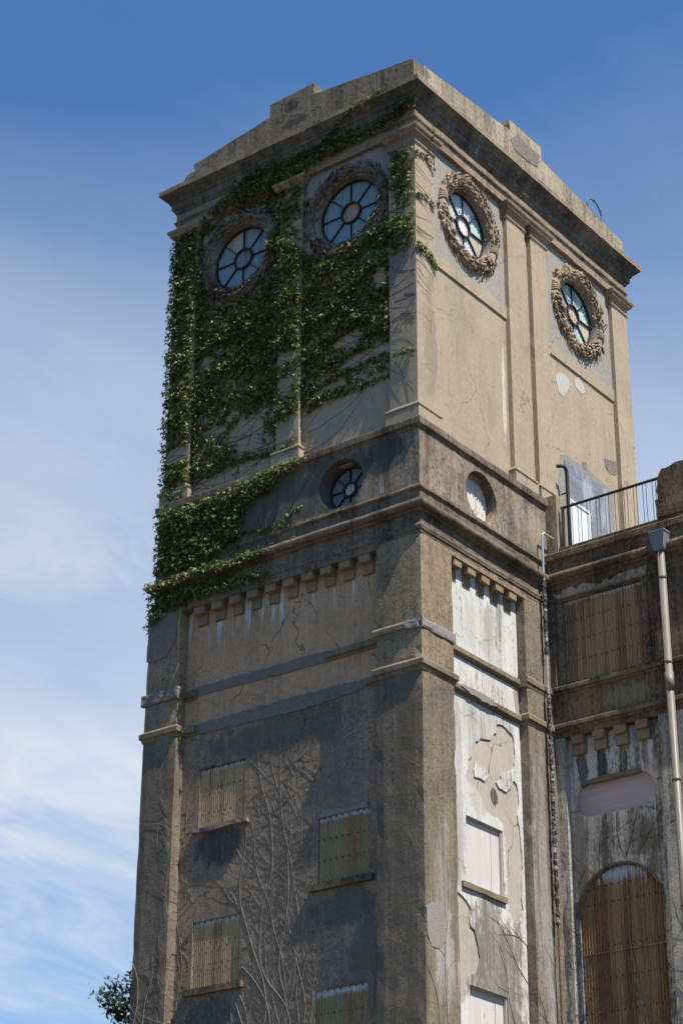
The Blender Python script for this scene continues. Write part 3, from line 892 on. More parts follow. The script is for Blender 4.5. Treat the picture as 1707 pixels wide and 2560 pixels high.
# ---- ledge, band with the two small windows, big torus moulding
LEDGE = [(-.5, 23.44), (.05, 23.44), (.055, 23.50), (.075, 23.525), (.085, 23.565), (.125, 23.58), (.13, 23.60), (.13, 23.735), (.12, 23.75), (.0, 23.79), (-.5, 23.79)]
bm = bmesh.new()
ring(bm, 0, 5.15, 0, W1, LEDGE, seg=.16, amp=.011)
link('ledge', bm, M['dirty'], T)
SC = [2.06, 2.34]
BO = -.052
bm = bmesh.new()
plate(bm, FL, rect(.402, W1-BO, 22.0, 23.5), [circ(SC[0], 22.76, .61)], BO, .4)
plate(bm, FR, rect(BO, 5.2, 22.0, 23.5), [circ(SC[1], 22.77, .61)], BO, .4)
fbox(bm, FR, .402, 5.1, 21.9, 23.45, .55, W1-.1, seg=3, amp=0)
link('band_wall', bm, M['band'], T)
reveal(FL, SC[0], 22.76, .613, .53, BO+.002, .36, M['band'])
reveal(FR, SC[1], 22.77, .613, .60, BO+.002, .36, M['band'])
wheel(FL, SC[0], 22.76, .52, .15, .30, [pd]*8, 'hub_white', bolts=False)
bm = bmesh.new()
rr_ = .60
corr(bm, FR, SC[1]-rr_, SC[1]+rr_, lambda a: 22.77-math.sqrt(max(1e-6, rr_**2-(a-SC[1])**2)), lambda a: 22.77+math.sqrt(max(1e-6, rr_**2-(a-SC[1])**2)), .22, .085, .012)
for dz in (.15, -.2):
    for i in range(6):
        dot(bm, FR, SC[1]-.4+i*.16, 22.77+dz, .205, .014)
link('sheet_infill', bm, [M['drum'], M['bolt']], T)
TOR = [(-.5, 20.98), (.075, 20.98), (.075, 21.045), (.10, 21.06), (.105, 21.10), (.115, 21.13), (.11, 21.17), (.085, 21.195), (.06, 21.21), (.052, 21.24), (.052, 21.455), (.085, 21.475), (.12, 21.485), (.125, 21.53)]
for i in range(9):
    th = -math.pi/2+math.pi*i/8
    TOR.append((.155+.085*math.cos(th), 21.635+.10*math.sin(th)))
TOR += [(.09, 21.77), (.062, 21.80), (.062, 22.0), (.105, 22.035), (.115, 22.05), (.115, 22.085), (.06, 22.13), (.05, 22.2), (-.5, 22.2)]
bm = bmesh.new()
ring(bm, 0, 5.15, 0, W1, TOR, seg=.16, amp=.012)
link('torus_moulding', bm, M['dirty'], T)

# ---- lower storey: plane of the pilasters -.08, panels .17
PD, LD = -.08, .17
LW = W1-PD+.04
wins_l = {'a': (4.78, 6.05, 15.69, 17.03), 'b': (4.80, 6.10, 12.20, 13.63), 'c': (1.46, 2.76, 13.88, 15.28), 'd': (1.50, 2.79, 10.3, 11.71)}
bm = bmesh.new()
holes = [rect(*w_) for w_ in wins_l.values()]
plate(bm, FL, rect(.5, LW-.4, .0, 18.03), holes, LD, .5)
fbox(bm, FR, .6, W2-.3, 0, 21.0, .7, W1-.2, seg=4, amp=0)
link('lower_wall', bm, M['brown'], T)
bm = bmesh.new()
plate(bm, FL, rect(.5, LW-.4, 18.03, 21.1), [], LD+.001, .5)
link('middle_wall', bm, M['buff'], T)
bm = bmesh.new()
wr = [(1.76, 3.05, 13.86, 15.25), (1.77, 3.06, 10.3, 11.75)]
plate(bm, FR, rect(.5, 5.3, 0, 21.1), [rect(*w_) for w_ in wr], LD, .5)
plate(bm, FR, rect(5.3, W2, 0, 21.1), [], LD, .5)
link('plaster_wall', bm, M['bare'], T)
# window lintel course above the panels (flush with pilasters)
box_obj('panel_lintel', FL, (1.0, 6.7, 20.87, 21.1, PD+.004, .4), M['dirty'], T, chip=.008)
box_obj('panel_lintel', FR, (1.0, 4.05, 20.87, 21.1, PD+.004, .4), M['pil_mid'], T, chip=.008)
# pilasters of the lower storey with two cap mouldings each
CAPL = [(-.2, 17.86), (.0, 17.86), (.02, 17.90), (.025, 17.945), (.055, 17.955), (.065, 17.97), (.068, 18.07), (.06, 18.085), (.0, 18.14), (-.2, 18.14)]
def low_pil(x0, x1, y0, y1, mats, second=True):
    bm = bmesh.new()
    fbox(bm, FR, x0, x1, 0, 18.0, y0, y1, seg=.2, amp=.008, chip=.03)
    p = link('lower_pilaster', bm, mats[0], T)
    bm = bmesh.new()
    fbox(bm, FR, x0+.004, x1-.004, 18.0, 21.05, y0+.004, y1-.004, seg=.2, amp=.007, chip=.03)
    link('pilaster_top', bm, mats[1], p)
    bm = bmesh.new()
    ring(bm, x0, x1, y0, y1, CAPL)
    link('pilaster_cap', bm, M['strip'], p)
    if second:
        bm = bmesh.new()
        fmould(bm, FL if x0 < 1 else FR, second[0], second[1], [(PD-o*(.8 if o > 0 else 1), z+.875) for o, z in CAPL])
        link('pilaster_cap', bm, M['strip'], p)
    return p
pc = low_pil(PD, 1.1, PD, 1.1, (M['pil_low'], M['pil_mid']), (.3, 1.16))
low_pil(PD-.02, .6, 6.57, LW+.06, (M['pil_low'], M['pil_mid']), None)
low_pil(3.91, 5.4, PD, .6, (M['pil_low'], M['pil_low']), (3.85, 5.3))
# strings across the panels
STR = [(LD+.1, 17.88), (LD-.03, 17.88), (LD-.05, 17.92), (LD-.11, 17.935), (LD-.12, 17.95), (LD-.12, 18.05), (LD-.10, 18.07), (LD, 18.11), (LD+.1, 18.11)]
STR2 = [(d, z+.85) for d, z in STR]
for F, a0, a1, pf, mt in ((FL, 1.05, 1.42, STR, 'strip'), (FL, 1.05, 2.55, STR2, 'strip'), (FL, 6.22, 6.62, STR, 'strip'), (FL, 6.22, 6.62, STR2, 'strip'), (FR, 1.05, 3.95, STR, 'strip'), (FR, 1.05, 3.95, STR2, 'strip')):
    bm = bmesh.new()
    fmould(bm, F, a0, a1, pf)
    link('string_course', bm, M[mt], T)
# mortar repairs over the broken strings on the left
patch('mortar_patch', FL, [(6.42, 19.0), (5.2, 19.0), (3.9, 18.99), (2.54, 18.98), (2.54, 18.73), (3.4, 18.74), (4.4, 18.76), (5.5, 18.78), (6.1, 18.80), (6.42, 18.90)], LD-.028, LD+.02, M['mortar'], amp=.022)
patch('mortar_patch', FL, [(6.44, 18.13), (5.0, 18.13), (3.0, 18.12), (1.42, 18.11), (1.42, 17.96), (1.9, 17.86), (2.6, 17.82), (3.6, 17.80), (4.6, 17.83), (5.6, 17.86), (6.24, 17.88), (6.44, 18.02)], LD-.028, LD+.02, M['mortar'], amp=.028)
patch('mortar_patch', FL, [(7.55, 20.98), (6.81, 20.97), (6.68, 20.84), (6.69, 20.17), (6.98, 19.84), (7.36, 19.80), (7.55, 19.85)], PD-.042, PD+.05, M['mortar'])
def rough_patch(F, dims, mat):
    bm = bmesh.new()
    fbox(bm, F, *dims, seg=.055, amp=.016, chip=.02)
    link('mortar_patch', bm, mat, T)
rough_patch(FL, (6.53, 7.64, 18.74, 19.03, PD-.075, PD+.03), M['mortar'])
rough_patch(FR, (-.11, 1.14, 18.79, 19.03, PD-.035, PD+.03), M['cement'])
rough_patch(FL, (-.03, .34, 18.80, 19.02, PD-.035, PD+.03), M['cement'])
patch('cement_patch', FR, [(-.05, 12.89), (.14, 13.06), (.45, 13.02), (.62, 12.72), (.58, 12.39), (.38, 12.18), (.1, 12.16), (-.03, 12.37)], PD-.012, PD+.05, M['cement'])
patch('mortar_patch', FR, [(2.0, 18.09), (2.6, 18.08), (2.9, 17.98), (2.6, 17.92), (1.9, 17.95), (1.5, 18.02), (1.6, 18.09)], LD-.14, LD-.05, M['cement'], amp=.02)
# brackets
def bracket(F, a, w=.31):
    bm = bmesh.new()
    fbox(bm, F, a, a+w, 20.70, 20.88, PD+.03, LD+.03, seg=.2, amp=.004, chip=.007)
    fbox(bm, F, a+.015, a+w-.01, 20.47, 20.702, PD+.18, LD+.03, seg=.2, amp=.004, chip=.008)
    return link('bracket', bm, M['block'], T)
for i in range(10):
    bracket(FL, 1.29+i*.517, .30)
for i in range(5):
    bracket(FR, 1.20+i*.54, .30)

# corrugated covers
def cover(name, F, rc, d, pitch, mat, rows, cols, parent=T, amp=.012, edge=.03):
    a0, a1, z0, z1 = rc
    bm = bmesh.new()
    corr(bm, F, a0, a1, lambda a: z0, lambda a: z1, d, pitch, amp)
    for j in range(rows):
        z = z1-.03-(z1-z0-.06)*j/(rows-1)
        for i in range(cols):
            a = a0+edge+(a1-a0-2*edge)*i/(cols-1)
            a = round((a-a0)/pitch)*pitch+a0
            dot(bm, F, min(max(a, a0+.02), a1-.02), z, d-amp-.001, .019)
    return link(name, bm, [mat, M['bolt']], parent)
cover('window_cover', FL, (wins_l['a'][0]-.02, wins_l['a'][1]+.02, wins_l['a'][2], wins_l['a'][3]), LD+.05, .056, M['sheet_a'], 4, 9, T, .017)
cover('window_cover', FL, (wins_l['b'][0]-.02, wins_l['b'][1]+.02, wins_l['b'][2], wins_l['b'][3]), LD+.05, .056, M['sheet_a'], 4, 9, T, .017)
cover('window_cover', FL, (wins_l['c'][0]-.02, wins_l['c'][1]+.02, wins_l['c'][2], wins_l['c'][3]), LD+.03, .078, M['sheet_b'], 4, 9, T, .016)
cover('window_cover', FL, (wins_l['d'][0]-.02, wins_l['d'][1]+.02, wins_l['d'][2], wins_l['d'][3]), LD+.05, .078, M['sheet_b'], 4, 9, T, .016)
box_obj('window_sill', FL, (4.63, 6.19, 15.56, 15.68, LD-.10, LD+.12), M['mortar'], T, seg=.12, amp=.02, chip=.02)
box_obj('window_sill', FL, (4.66, 6.26, 12.05, 12.19, LD-.10, LD+.12), M['dirty'], T, seg=.2, amp=.008, chip=.012)
box_obj('window_sill', FL, (1.32, 2.91, 13.73, 13.87, LD-.10, LD+.12), M['dirty'], T, seg=.2, amp=.004)
patch('mortar_patch', FL, [(1.5, 15.42), (1.9, 15.36), (2.2, 15.38), (2.5, 15.44), (2.72, 15.36), (2.74, 15.28), (1.46, 15.28)], LD-.03, LD+.03, M['cement'], amp=.014)
patch('mortar_patch', FL, [(1.30, 11.6), (1.36, 11.9), (1.7, 11.97), (2.1, 11.9), (2.5, 11.8), (2.5, 11.73), (1.5, 11.73), (1.48, 11.2), (1.38, 11.0)], LD-.012, LD+.03, M['mortar'], amp=.012)
box_obj('frame_batten', FL, (4.76, 6.09, 17.02, 17.06, LD-.01, LD+.06), M['dirty'], T, seg=.3, amp=.003, chip=.004)
# boards in the right-hand panel
def boards(F, rc, d, splits, parent=T):
    a0, a1, z0, z1 = rc
    bm = bmesh.new()
    xs = [a0]+splits+[a1]
    for p, q in zip(xs[:-1], xs[1:]):
        fbox(bm, F, p+.004, q-.004, z0, z1, d+random.uniform(-.004, .004), d+.03, seg=.5, amp=.002, chip=.004)
    return link('window_board', bm, M['board'], parent)
boards(FR, (1.74, 3.06, 13.84, 15.28), LD+.055, [2.74])
boards(FR, (1.75, 3.08, 10.3, 11.77), LD+.075, [2.78])
box_obj('window_sill', FR, (1.50, 3.12, 13.70, 13.83, LD-.10, LD+.12), M['strip'], T, seg=.2, amp=.006, chip=.012)
# flaking white coat
FA = [(3.01, 17.65), (3.21, 17.68), (3.36, 17.66), (3.5, 17.6), (3.62, 17.56), (3.66, 17.43), (3.66, 17.26), (3.67, 17.12), (3.63, 16.93), (3.64, 16.85), (3.56, 16.75), (3.42, 16.67), (3.15, 16.58), (3.09, 16.5), (3.11, 16.42), (2.9, 16.29), (3.01, 16.22), (3.28, 16.19), (3.48, 16.34), (3.59, 16.54), (3.7, 16.48), (3.75, 16.38), (3.77, 16.23), (3.79, 16.04), (3.75, 15.91), (3.7, 15.78), (3.72, 15.65), (3.77, 15.5), (3.78, 15.31), (3.80, 15.15), (3.83, 15.02), (3.83, 14.85), (3.83, 14.62), (3.77, 14.33), (3.76, 13.96), (3.8, 13.74), (3.77, 13.58), (3.58, 13.4), (3.42, 13.42), (3.31, 13.53), (3.23, 13.77), (3.22, 14.17), (3.19, 14.63), (3.19, 14.85), (3.16, 14.97), (3.15, 15.13), (3.11, 15.30), (3.12, 15.41), (2.92, 15.52), (2.77, 15.49), (2.63, 15.53), (2.43, 15.58), (2.38, 15.7), (2.22, 15.87), (2.16, 15.95), (1.96, 15.95), (1.8, 16.02), (1.74, 16.12), (1.85, 16.3), (1.87, 16.49), (2.02, 16.64), (2.04, 16.81), (2.16, 17.0), (2.26, 17.02), (2.33, 17.12), (2.53, 17.15), (2.74, 17.19), (2.86, 17.37), (3.0, 17.44), (2.96, 17.57)]
FI = [(2.1, 16.53), (2.19, 16.52), (2.25, 16.45), (2.44, 16.51), (2.56, 16.47), (2.6, 16.36), (2.47, 16.19), (2.32, 16.22), (2.09, 16.19), (2.06, 16.35)]
FB = [(1.36, 13.57), (1.53, 13.53), (1.70, 13.46), (1.84, 13.32), (1.79, 13.1), (1.81, 12.96), (1.95, 12.9), (2.03, 12.72), (2.08, 12.54), (2.14, 12.4), (2.06, 12.19), (1.99, 12.07), (1.69, 11.92), (1.62, 11.74), (1.53, 11.35), (1.42, 11.32), (1.22, 11.62), (1.2, 12.39), (1.2, 13.18)]
bm = bmesh.new()
plate(bm, FR, rect(1.12, 3.90, 5.0, 17.87), [rect(1.72, 3.09, 13.84, 15.27), rect(1.73, 3.10, 10.0, 11.77), ragged(FA, .03, .012), ragged(FB, .03, .012)], LD-.03, LD+.004)
plate(bm, FR, ragged(FI, .03, .01), [], LD-.03, LD+.004)
plate(bm, FR, rect(1.12, 3.90, 18.12, 18.72), [], LD-.03, LD+.004)
plate(bm, FR, rect(1.12, 3.90, 18.97, 20.86), [], LD-.03, LD+.004)
link('white_coat', bm, M['coat'], T)

# patches on the upper right face and the terrace door
patch('pale_patch', FR, [(6.06, 27.7), (6.28, 27.9), (6.6, 27.97), (6.82, 27.79), (6.4, 27.24), (6.2, 27.3)], RC-.008, RC+.03, M['pale_patch'], amp=.015)
patch('pale_patch', FR, [(6.96, 27.96), (7.19, 28.18), (7.36, 28.12), (7.51, 27.88), (7.32, 27.74), (7.03, 27.81)], RC-.008, RC+.03, M['pale_patch'], amp=.015)
patch('cement_patch', FR, [(8.27, 26.32), (8.86, 26.49), (8.86, 26.1), (8.54, 25.98), (8.29, 26.1)], RC-.008, RC+.03, M['mortar'], amp=.015)
patch('cement_patch', FR, [(7.15, 25.75), (7.38, 25.86), (7.4, 25.62), (7.2, 25.55)], RC-.008, RC+.03, M['mortar'], amp=.01)
patch('cement_patch', FR, [(6.1, 25.5), (6.35, 25.62), (7.3, 25.68), (8.3, 25.56), (8.62, 25.48), (8.6, 24.5), (8.5, 22.4), (5.95, 22.4), (5.95, 24.2), (6.0, 24.8)], RC-.006, RC+.03, M['cement'], amp=.03)
door = box_obj('door_infill', FR, (6.30, 8.25, 22.36, 25.44, RC-.03, RC+.1), M['greyboard'], T, seg=.5, amp=.003, chip=.004)
bm = bmesh.new()
fbox(bm, FR, 6.31, 7.28, 22.37, 24.40, RC-.075, RC-.032, seg=.5, amp=0, chip=.004)
fbox(bm, FR, 6.31, 7.28, 24.33, 24.40, RC-.10, RC-.074, seg=.5, amp=0, chip=.004)
fbox(bm, FR, 7.20, 7.28, 22.37, 24.328, RC-.10, RC-.074, seg=.5, amp=0, chip=.004)
fbox(bm, FR, 6.31, 6.39, 22.37, 24.328, RC-.10, RC-.074, seg=.5, amp=0, chip=.004)
link('door', bm, M['whitedoor'], T)
box_obj('pier', FR, (5.02, 5.30, 22.3, 23.84, -.36, BO+.01), M['stone'], T, seg=.2, amp=.006)

# ------------------------------------------------------------------ the wing
wing = thing('annex_building', (9.5, -6, 0), 'lower dark weathered building joining the right side of the tower', 'building')
Wg = wing
bm = bmesh.new()
holes = [rect(.42, 2.48, 19.04, 21.07)]
plate(bm, FW, rect(.0, 12, 18.0, 22.3), holes, .0, .5)
fbox(bm, FW, 0.0, 12, 0, 22.2, .6, 9.0, seg=4, amp=0)
link('upper_wall', bm, M['wing'], Wg)
def arch_pts(a0, a1, zb, zs, n=24):
    rr = (a1-a0)/2
    c = (a0+a1)/2
    return [(a0, zb), (a1, zb)]+[(c+rr*math.cos(math.pi*i/n), zs+rr*math.sin(math.pi*i/n)) for i in range(n+1)]
def stadium(a0, a1, z0, z1, n=12):
    rr = (z1-z0)/2
    c = (z0+z1)/2
    p = [(a1-rr+rr*math.cos(-math.pi/2+math.pi*i/n), c+rr*math.sin(-math.pi/2+math.pi*i/n)) for i in range(n+1)]
    p += [(a0+rr+rr*math.cos(math.pi/2+math.pi*i/n), c+rr*math.sin(math.pi/2+math.pi*i/n)) for i in range(n+1)]
    return p
WP = .2
AR = (.36, 2.42, 8.0, 13.77)
OV = (.43, 2.38, 15.97, 16.75)
bm = bmesh.new()
plate(bm, FW, rect(.2, 2.9, 0, 18.0), [arch_pts(*AR), stadium(*OV)], WP, .55)
link('panel_wall', bm, M['wing_low'], Wg)
def wbox(name, dims, mat, **kw):
    return box_obj(name, FW, dims, mat, Wg, **kw)
wbox('pilaster', (-.1, .31, 0, 17.83, -.002, .4), M['wing_pil'], amp=.006, chip=.014)
wbox('pilaster', (2.66, 3.75, 0, 17.83, -.002, .4), M['wing_pil'], amp=.006, chip=.014)
wbox('pilaster', (6.3, 7.4, 0, 17.83, -.002, .4), M['wing_pil'], amp=.006, chip=.014)
wbox('pilaster', (3.75, 6.3, 0, 17.83, WP, .5), M['wing_low'], amp=.006, chip=.0)
wbox('panel_lintel', (-.1, 12, 17.82, 18.02, -.004, .4), M['wing'], amp=.005)
SILL = [(.2, 17.96), (-.03, 17.96), (-.05, 18.0), (-.11, 18.01), (-.12, 18.03), (-.12, 18.10), (-.10, 18.12), (0, 18.15), (.2, 18.15)]
for dz in (0, .88):
    bm = bmesh.new()
    fmould(bm, FW, -.1, 12, [(d, z+dz) for d, z in SILL])
    link('string_course', bm, M['dirty'], Wg)
for k in range(4):
    a = .47+k*.54
    bm = bmesh.new()
    fbox(bm, FW, a, a+.30, 17.63, 17.83, .01, WP+.04, seg=.2, chip=.006)
    fbox(bm, FW, a-.01, a+.30, 17.40, 17.632, .09, WP+.04, seg=.2, chip=.007)
    link('bracket', bm, M['block'], Wg)
# upper storey pilasters, mouldings, coping
wbox('pilaster', (-.1, .22, 19.0, 21.2, -.07, .2), M['wing'], amp=.006)
wbox('pilaster', (2.75, 3.75, 19.0, 21.2, -.07, .2), M['wing'], amp=.006)
SM = [(.2, 21.06), (-.06, 21.06), (-.10, 21.09), (-.115, 21.13), (-.10, 21.17), (-.06, 21.2), (.2, 21.2)]
for a0, a1 in ((-.1, .25), (2.70, 12)):
    bm = bmesh.new()
    fmould(bm, FW, a0, a1, SM)
    link('moulding', bm, M['wing'], Wg)
WT = [(.3, 21.36), (.0, 21.36), (-.04, 21.40), (-.05, 21.455), (-.085, 21.475), (-.12, 21.485), (-.125, 21.53)]
for i in range(9):
    th = -math.pi/2+math.pi*i/8
    WT.append((-.155-.085*math.cos(th), 21.645+.10*math.sin(th)))
WT += [(-.08, 21.78), (-.06, 21.80), (-.06, 22.08), (-.10, 22.10), (-.13, 22.11), (-.13, 22.18), (-.10, 22.19), (-.10, 22.27), (-.08, 22.30), (.06, 22.30), (.06, 22.45), (.3, 22.45)]
bm = bmesh.new()
fmould(bm, FW, -.05, 12, WT)
link('coping', bm, M['wing'], Wg)
wbox('terrace_floor', (-.1, 12, 22.2, 22.38, .3, 9.0), M['roof'], seg=2, amp=0)
pb_ = wbox('parapet_block', (2.92, 12, 22.45, 22.93, .0, .5), M['wing'], amp=.012, chip=.02)
bm = bmesh.new()
pts = [(3.0, 22.92), (9, 22.92), (9, 23.62), (4.2, 23.70), (3.9, 23.72), (3.7, 23.69), (3.5, 23.72), (3.35, 23.66), (3.12, 23.64), (3.03, 23.5), (2.99, 23.2)]
plate(bm, FW, ragged(pts, .09, .025), [], .04, .46)
link('parapet_top', bm, M['wing'], pb_)
# upper window: corrugated cover, plaster frame
cover('window_cover', FW, (.43, 2.48, 19.07, 21.11), .09, .074, M['sheet_c'], 5, 15, Wg, .02)
wbox('window_frame', (.28, .44, 19.05, 21.12, -.02, .12), M['dirty'], amp=.006)
wbox('window_frame', (2.47, 2.62, 19.05, 21.12, -.02, .12), M['dirty'], amp=.006)
wbox('window_frame', (.28, 2.62, 21.12, 21.17, -.03, .12), M['strip'], amp=.006)
patch('broken_plaster', FW, [(.18, 21.16), (2.60, 21.16), (2.64, 21.38), (2.3, 21.37), (1.9, 21.36), (1.7, 21.27), (1.62, 21.33), (1.5, 21.33), (1.44, 21.24), (1.1, 21.32), (1.0, 21.38), (.88, 21.36), (.8, 21.24), (.7, 21.38), (.45, 21.36), (.4, 21.25), (.2, 21.30)], -.022, .05, M['broken'], Wg, amp=.02)
# oval board and its broken lip
bm = bmesh.new()
plate(bm, FW, [(a, z) for a, z in stadium(OV[0]-.03, OV[1]+.03, OV[2]-.03, OV[3]+.03)], [], WP+.10, WP+.14)
link('oval_board', bm, M['ovalboard'], Wg)
patch('mortar_patch', FW, [(.66, 16.80), (1.2, 16.82), (2.05, 16.81), (2.06, 16.72), (1.3, 16.71), (.68, 16.72)], WP-.035, WP+.05, M['strip'], Wg, amp=.012)
# arched window
ow = bmesh.new()
ac, ar = (AR[0]+AR[1])/2, (AR[1]-AR[0])/2
for (z0, z1, dd) in ((12.98, 99, .0), (10.75, 13.02, .012), (8.2, 10.79, .024)):
    def top(a, z1=z1):
        return min(z1, AR[3]+math.sqrt(max(1e-6, ar*ar-(a-ac)**2)))
    corr(ow, FW, AR[0], AR[1], lambda a, z0=z0: z0, top, WP+.09+dd, .07, .019)
for z in (14.42, 14.05, 13.12, 12.45, 11.75, 11.05, 10.6, 10.2):
    for i in range(14):
        a = AR[0]+.06+(AR[1]-AR[0]-.12)*i/13
        if z > AR[3] and abs(a-ac) > math.sqrt(max(0, ar*ar-(z-AR[3])**2))-.04:
            continue
        dot(ow, FW, a, z, WP+.068, .02)
for i in range(17):
    th = math.pi*(i+.5)/17
    dot(ow, FW, ac+(ar-.06)*math.cos(th), AR[3]+(ar-.06)*math.sin(th), WP+.075, .015)
for z in (13.0, 10.77):
    fbox(ow, FW, AR[0]+.02, AR[1]-.02, z-.025, z+.005, WP+.068, WP+.075, seg=.2, amp=.004, chip=0)
aw = link('arched_window', ow, [M['sheet_d'], M['bolt']], Wg)
bm = bmesh.new()
n = 36
rows = []
for i in range(n+1):
    th = math.pi*i/n
    rows.append([bm.verts.new(FW(ac+rr*math.cos(th), AR[3]+rr*math.sin(th), d)) for rr, d in ((ar+.005, WP-.03), (ar+.05, WP-.03), (ar+.05, WP+.05), (ar-.02, WP+.08))])
for i in range(n):
    for k in range(4):
        q = (k+1) % 4
        bm.faces.new((rows[i][k], rows[i+1][k], rows[i+1][q], rows[i][q]))
link('arch_trim', bm, M['dirty'], aw)

# ------------------------------------------------------------------ railing
rail = thing('railing', (5.15, -1.5, 22.45), 'thin dark iron railing along the terrace edge beside the white door', 'railing')
bm = bmesh.new()
tube(bm, [FW(.42, 23.50, .14), FW(2.98, 23.50, .14)], .035, 8)
link('handrail', bm, M['iron'], rail)
bm = bmesh.new()
tube(bm, [FW(.46, 22.40, .14), FW(.46, 23.49, .14)], .04, 8)
link('post', bm, M['iron'], rail)
for k in range(10):
    for s in (0, .085):
        bm = bmesh.new()
        a = .62+k*.245+s
        tube(bm, [FW(a, 22.40, .14), FW(a, 23.49, .14)], .0072, 6)
        link('baluster', bm, M['iron'], rail)
# ------------------------------------------------------------------ pipes
bm = bmesh.new()
tube(bm, [(5.70, -.02, 24.97), (5.82, -.12, 25.0), (5.93, -.13, 24.97), (5.97, -.13, 24.85), (5.98, -.13, 24.2), (5.98, -.13, 22.36)], .045, 10)
tube(bm, [(5.98, .05, 24.35), (5.98, -.14, 24.35)], .02, 6)
tag(link('drain_pipe', bm, M['iron'], smooth=True), 'bent dark pipe running down the tower wall left of the white terrace door', 'pipe')

dp = thing('downspout', (4.78, -3.22, 0), 'beige downspout pipe with grey hopper head on the front of the annex', 'drainpipe')
px_, py_ = -.22, 3.12
bm = bmesh.new()
tube(bm, [FW(py_, 21.6, px_), FW(py_, 10, px_), FW(py_, .05, px_)], .083, 18, True)
tube(bm, [FW(py_, 18.62, px_), FW(py_, 18.2, px_)], .097, 18)
link('pipe', bm, M['pipe'], dp, smooth=False)
for p in dp.children[0].data.polygons:
    p.use_smooth = len(p.vertices) == 4
bm = bmesh.new()
L = []
for (hw, hd, z) in ((.11, .10, 21.50), (.13, .12, 21.54), (.185, .16, 21.92), (.20, .175, 21.92), (.20, .175, 21.96), (.17, .145, 21.96), (.10, .08, 21.58)):
    L.append([bm.verts.new(FW(py_+x*hw, z, px_+y*hd)) for x, y in ((-1, -1), (1, -1), (1, 1), (-1, 1))])
for k in range(len(L)-1):
    for i in range(4):
        j = (i+1) % 4
        bm.faces.new((L[k][i], L[k][j], L[k+1][j], L[k+1][i]))
bm.faces.new(L[0])
bm.faces.new(L[-1])
link('hopper', bm, M['hopper'], dp)
for z in (20.85, 18.85, 16.2, 13.5):
    bm = bmesh.new()
    tube(bm, [FW(py_, z-.018, px_), FW(py_, z+.018, px_)], .096, 18)
    tube(bm, [FW(py_, z, px_+.05), FW(py_, z, .03)], .015, 6)
    link('clamp', bm, M['ironrust'], dp)

cdt = thing('conduit', (4.55, -.2, 0), 'thin grey conduit with peeling black and white lagging between tower and annex', 'pipe')
XC, YC = 4.60, -.20
bm = bmesh.new()
tube(bm, [(5.42, -.24, 22.72), (XC+.03, YC-.02, 22.72), (XC, YC, 22.66), (XC, YC, 20), (XC-.01, YC, 14.9)], .027, 8)
link('pipe', bm, M['zinc'], cdt)
bm = bmesh.new()
tube(bm, [(XC, YC, 13.6), (XC, YC, 6), (XC, YC, 0.02)], .022, 8)
link('lower_pipe', bm, M['ironrust'], cdt)
for z0, z1 in ((19.70, 21.5), (15.25, 18.75), (13.55, 15.12)):
    bm = bmesh.new()
    n = int((z1-z0)/.05)
    pts = []
    rad = []
    for i in range(n+1):
        z = z0+(z1-z0)*i/n
        pts.append((XC+.012*noise.noise(Vector((z*3, 0, 0))), YC, z))
        rad.append(.046+.026*noise.noise(Vector((z*6, 5, 0)))+.012*noise.noise(Vector((z*23, 2, 0))))
    tube(bm, pts, rad, 10)
    for v in bm.verts:
        v.co += noise.noise_vector(v.co*14)*.014
    link('lagging', bm, M['lag'], cdt)

# lightning-rod ring on the parapet
bm = bmesh.new()
pts = []
for i in range(17):
    th = math.radians(200-i*14)
    pts.append((8.62+.36*math.cos(th), .2, 33.98+.36*math.sin(th)))
tube(bm, pts, .018, 6)
tube(bm, [(8.95, .2, 33.45), (8.95, .2, 33.9), (9.02, .2, 34.25)], .012, 6)
for i in (3, 8, 12):
    p = Vector(pts[i])
    tube(bm, [p-Vector((.05, 0, .05)), p+Vector((.05, 0, .05))], .014, 6)
tag(link('metal_hoop', bm, M['iron']), 'bent iron hoop standing on the right end of the tower parapet', 'hoop')

# ------------------------------------------------------------------ climbers
def depth_left(a, z):
    if z > 31.5:
        for (o0, z0), (o1, z1) in zip(ENT[1:20], ENT[2:21]):
            if z0 <= z <= z1 and z1 > z0:
                return -(o0+(o1-o0)*(z-z0)/(z1-z0))
        return 0
    if z > 24.15:
        if a < .76 or 3.32 < a < 3.99 or a > 6.63:
            return 0
        for c in HL:
            q = math.hypot(a-c, z-HZ)
            if .85 < q < 1.25:
                return RC-.16*math.sqrt(max(0, 1-((q-1.03)/.21)**2))-.03
        return RC
    if z > 23.75:
        return -.07 if (a < .8 or 3.28 < a < 4.03 or a > 6.6) else RC
    if z > 23.45:
        return -.13
    if z > 22.12:
        return BO
    if z > 21.0:
        return -.24 if 21.5 < z < 21.76 else -.075
    if a > 6.57:
        return PD-.026
    return PD if a < 1.1 else LD

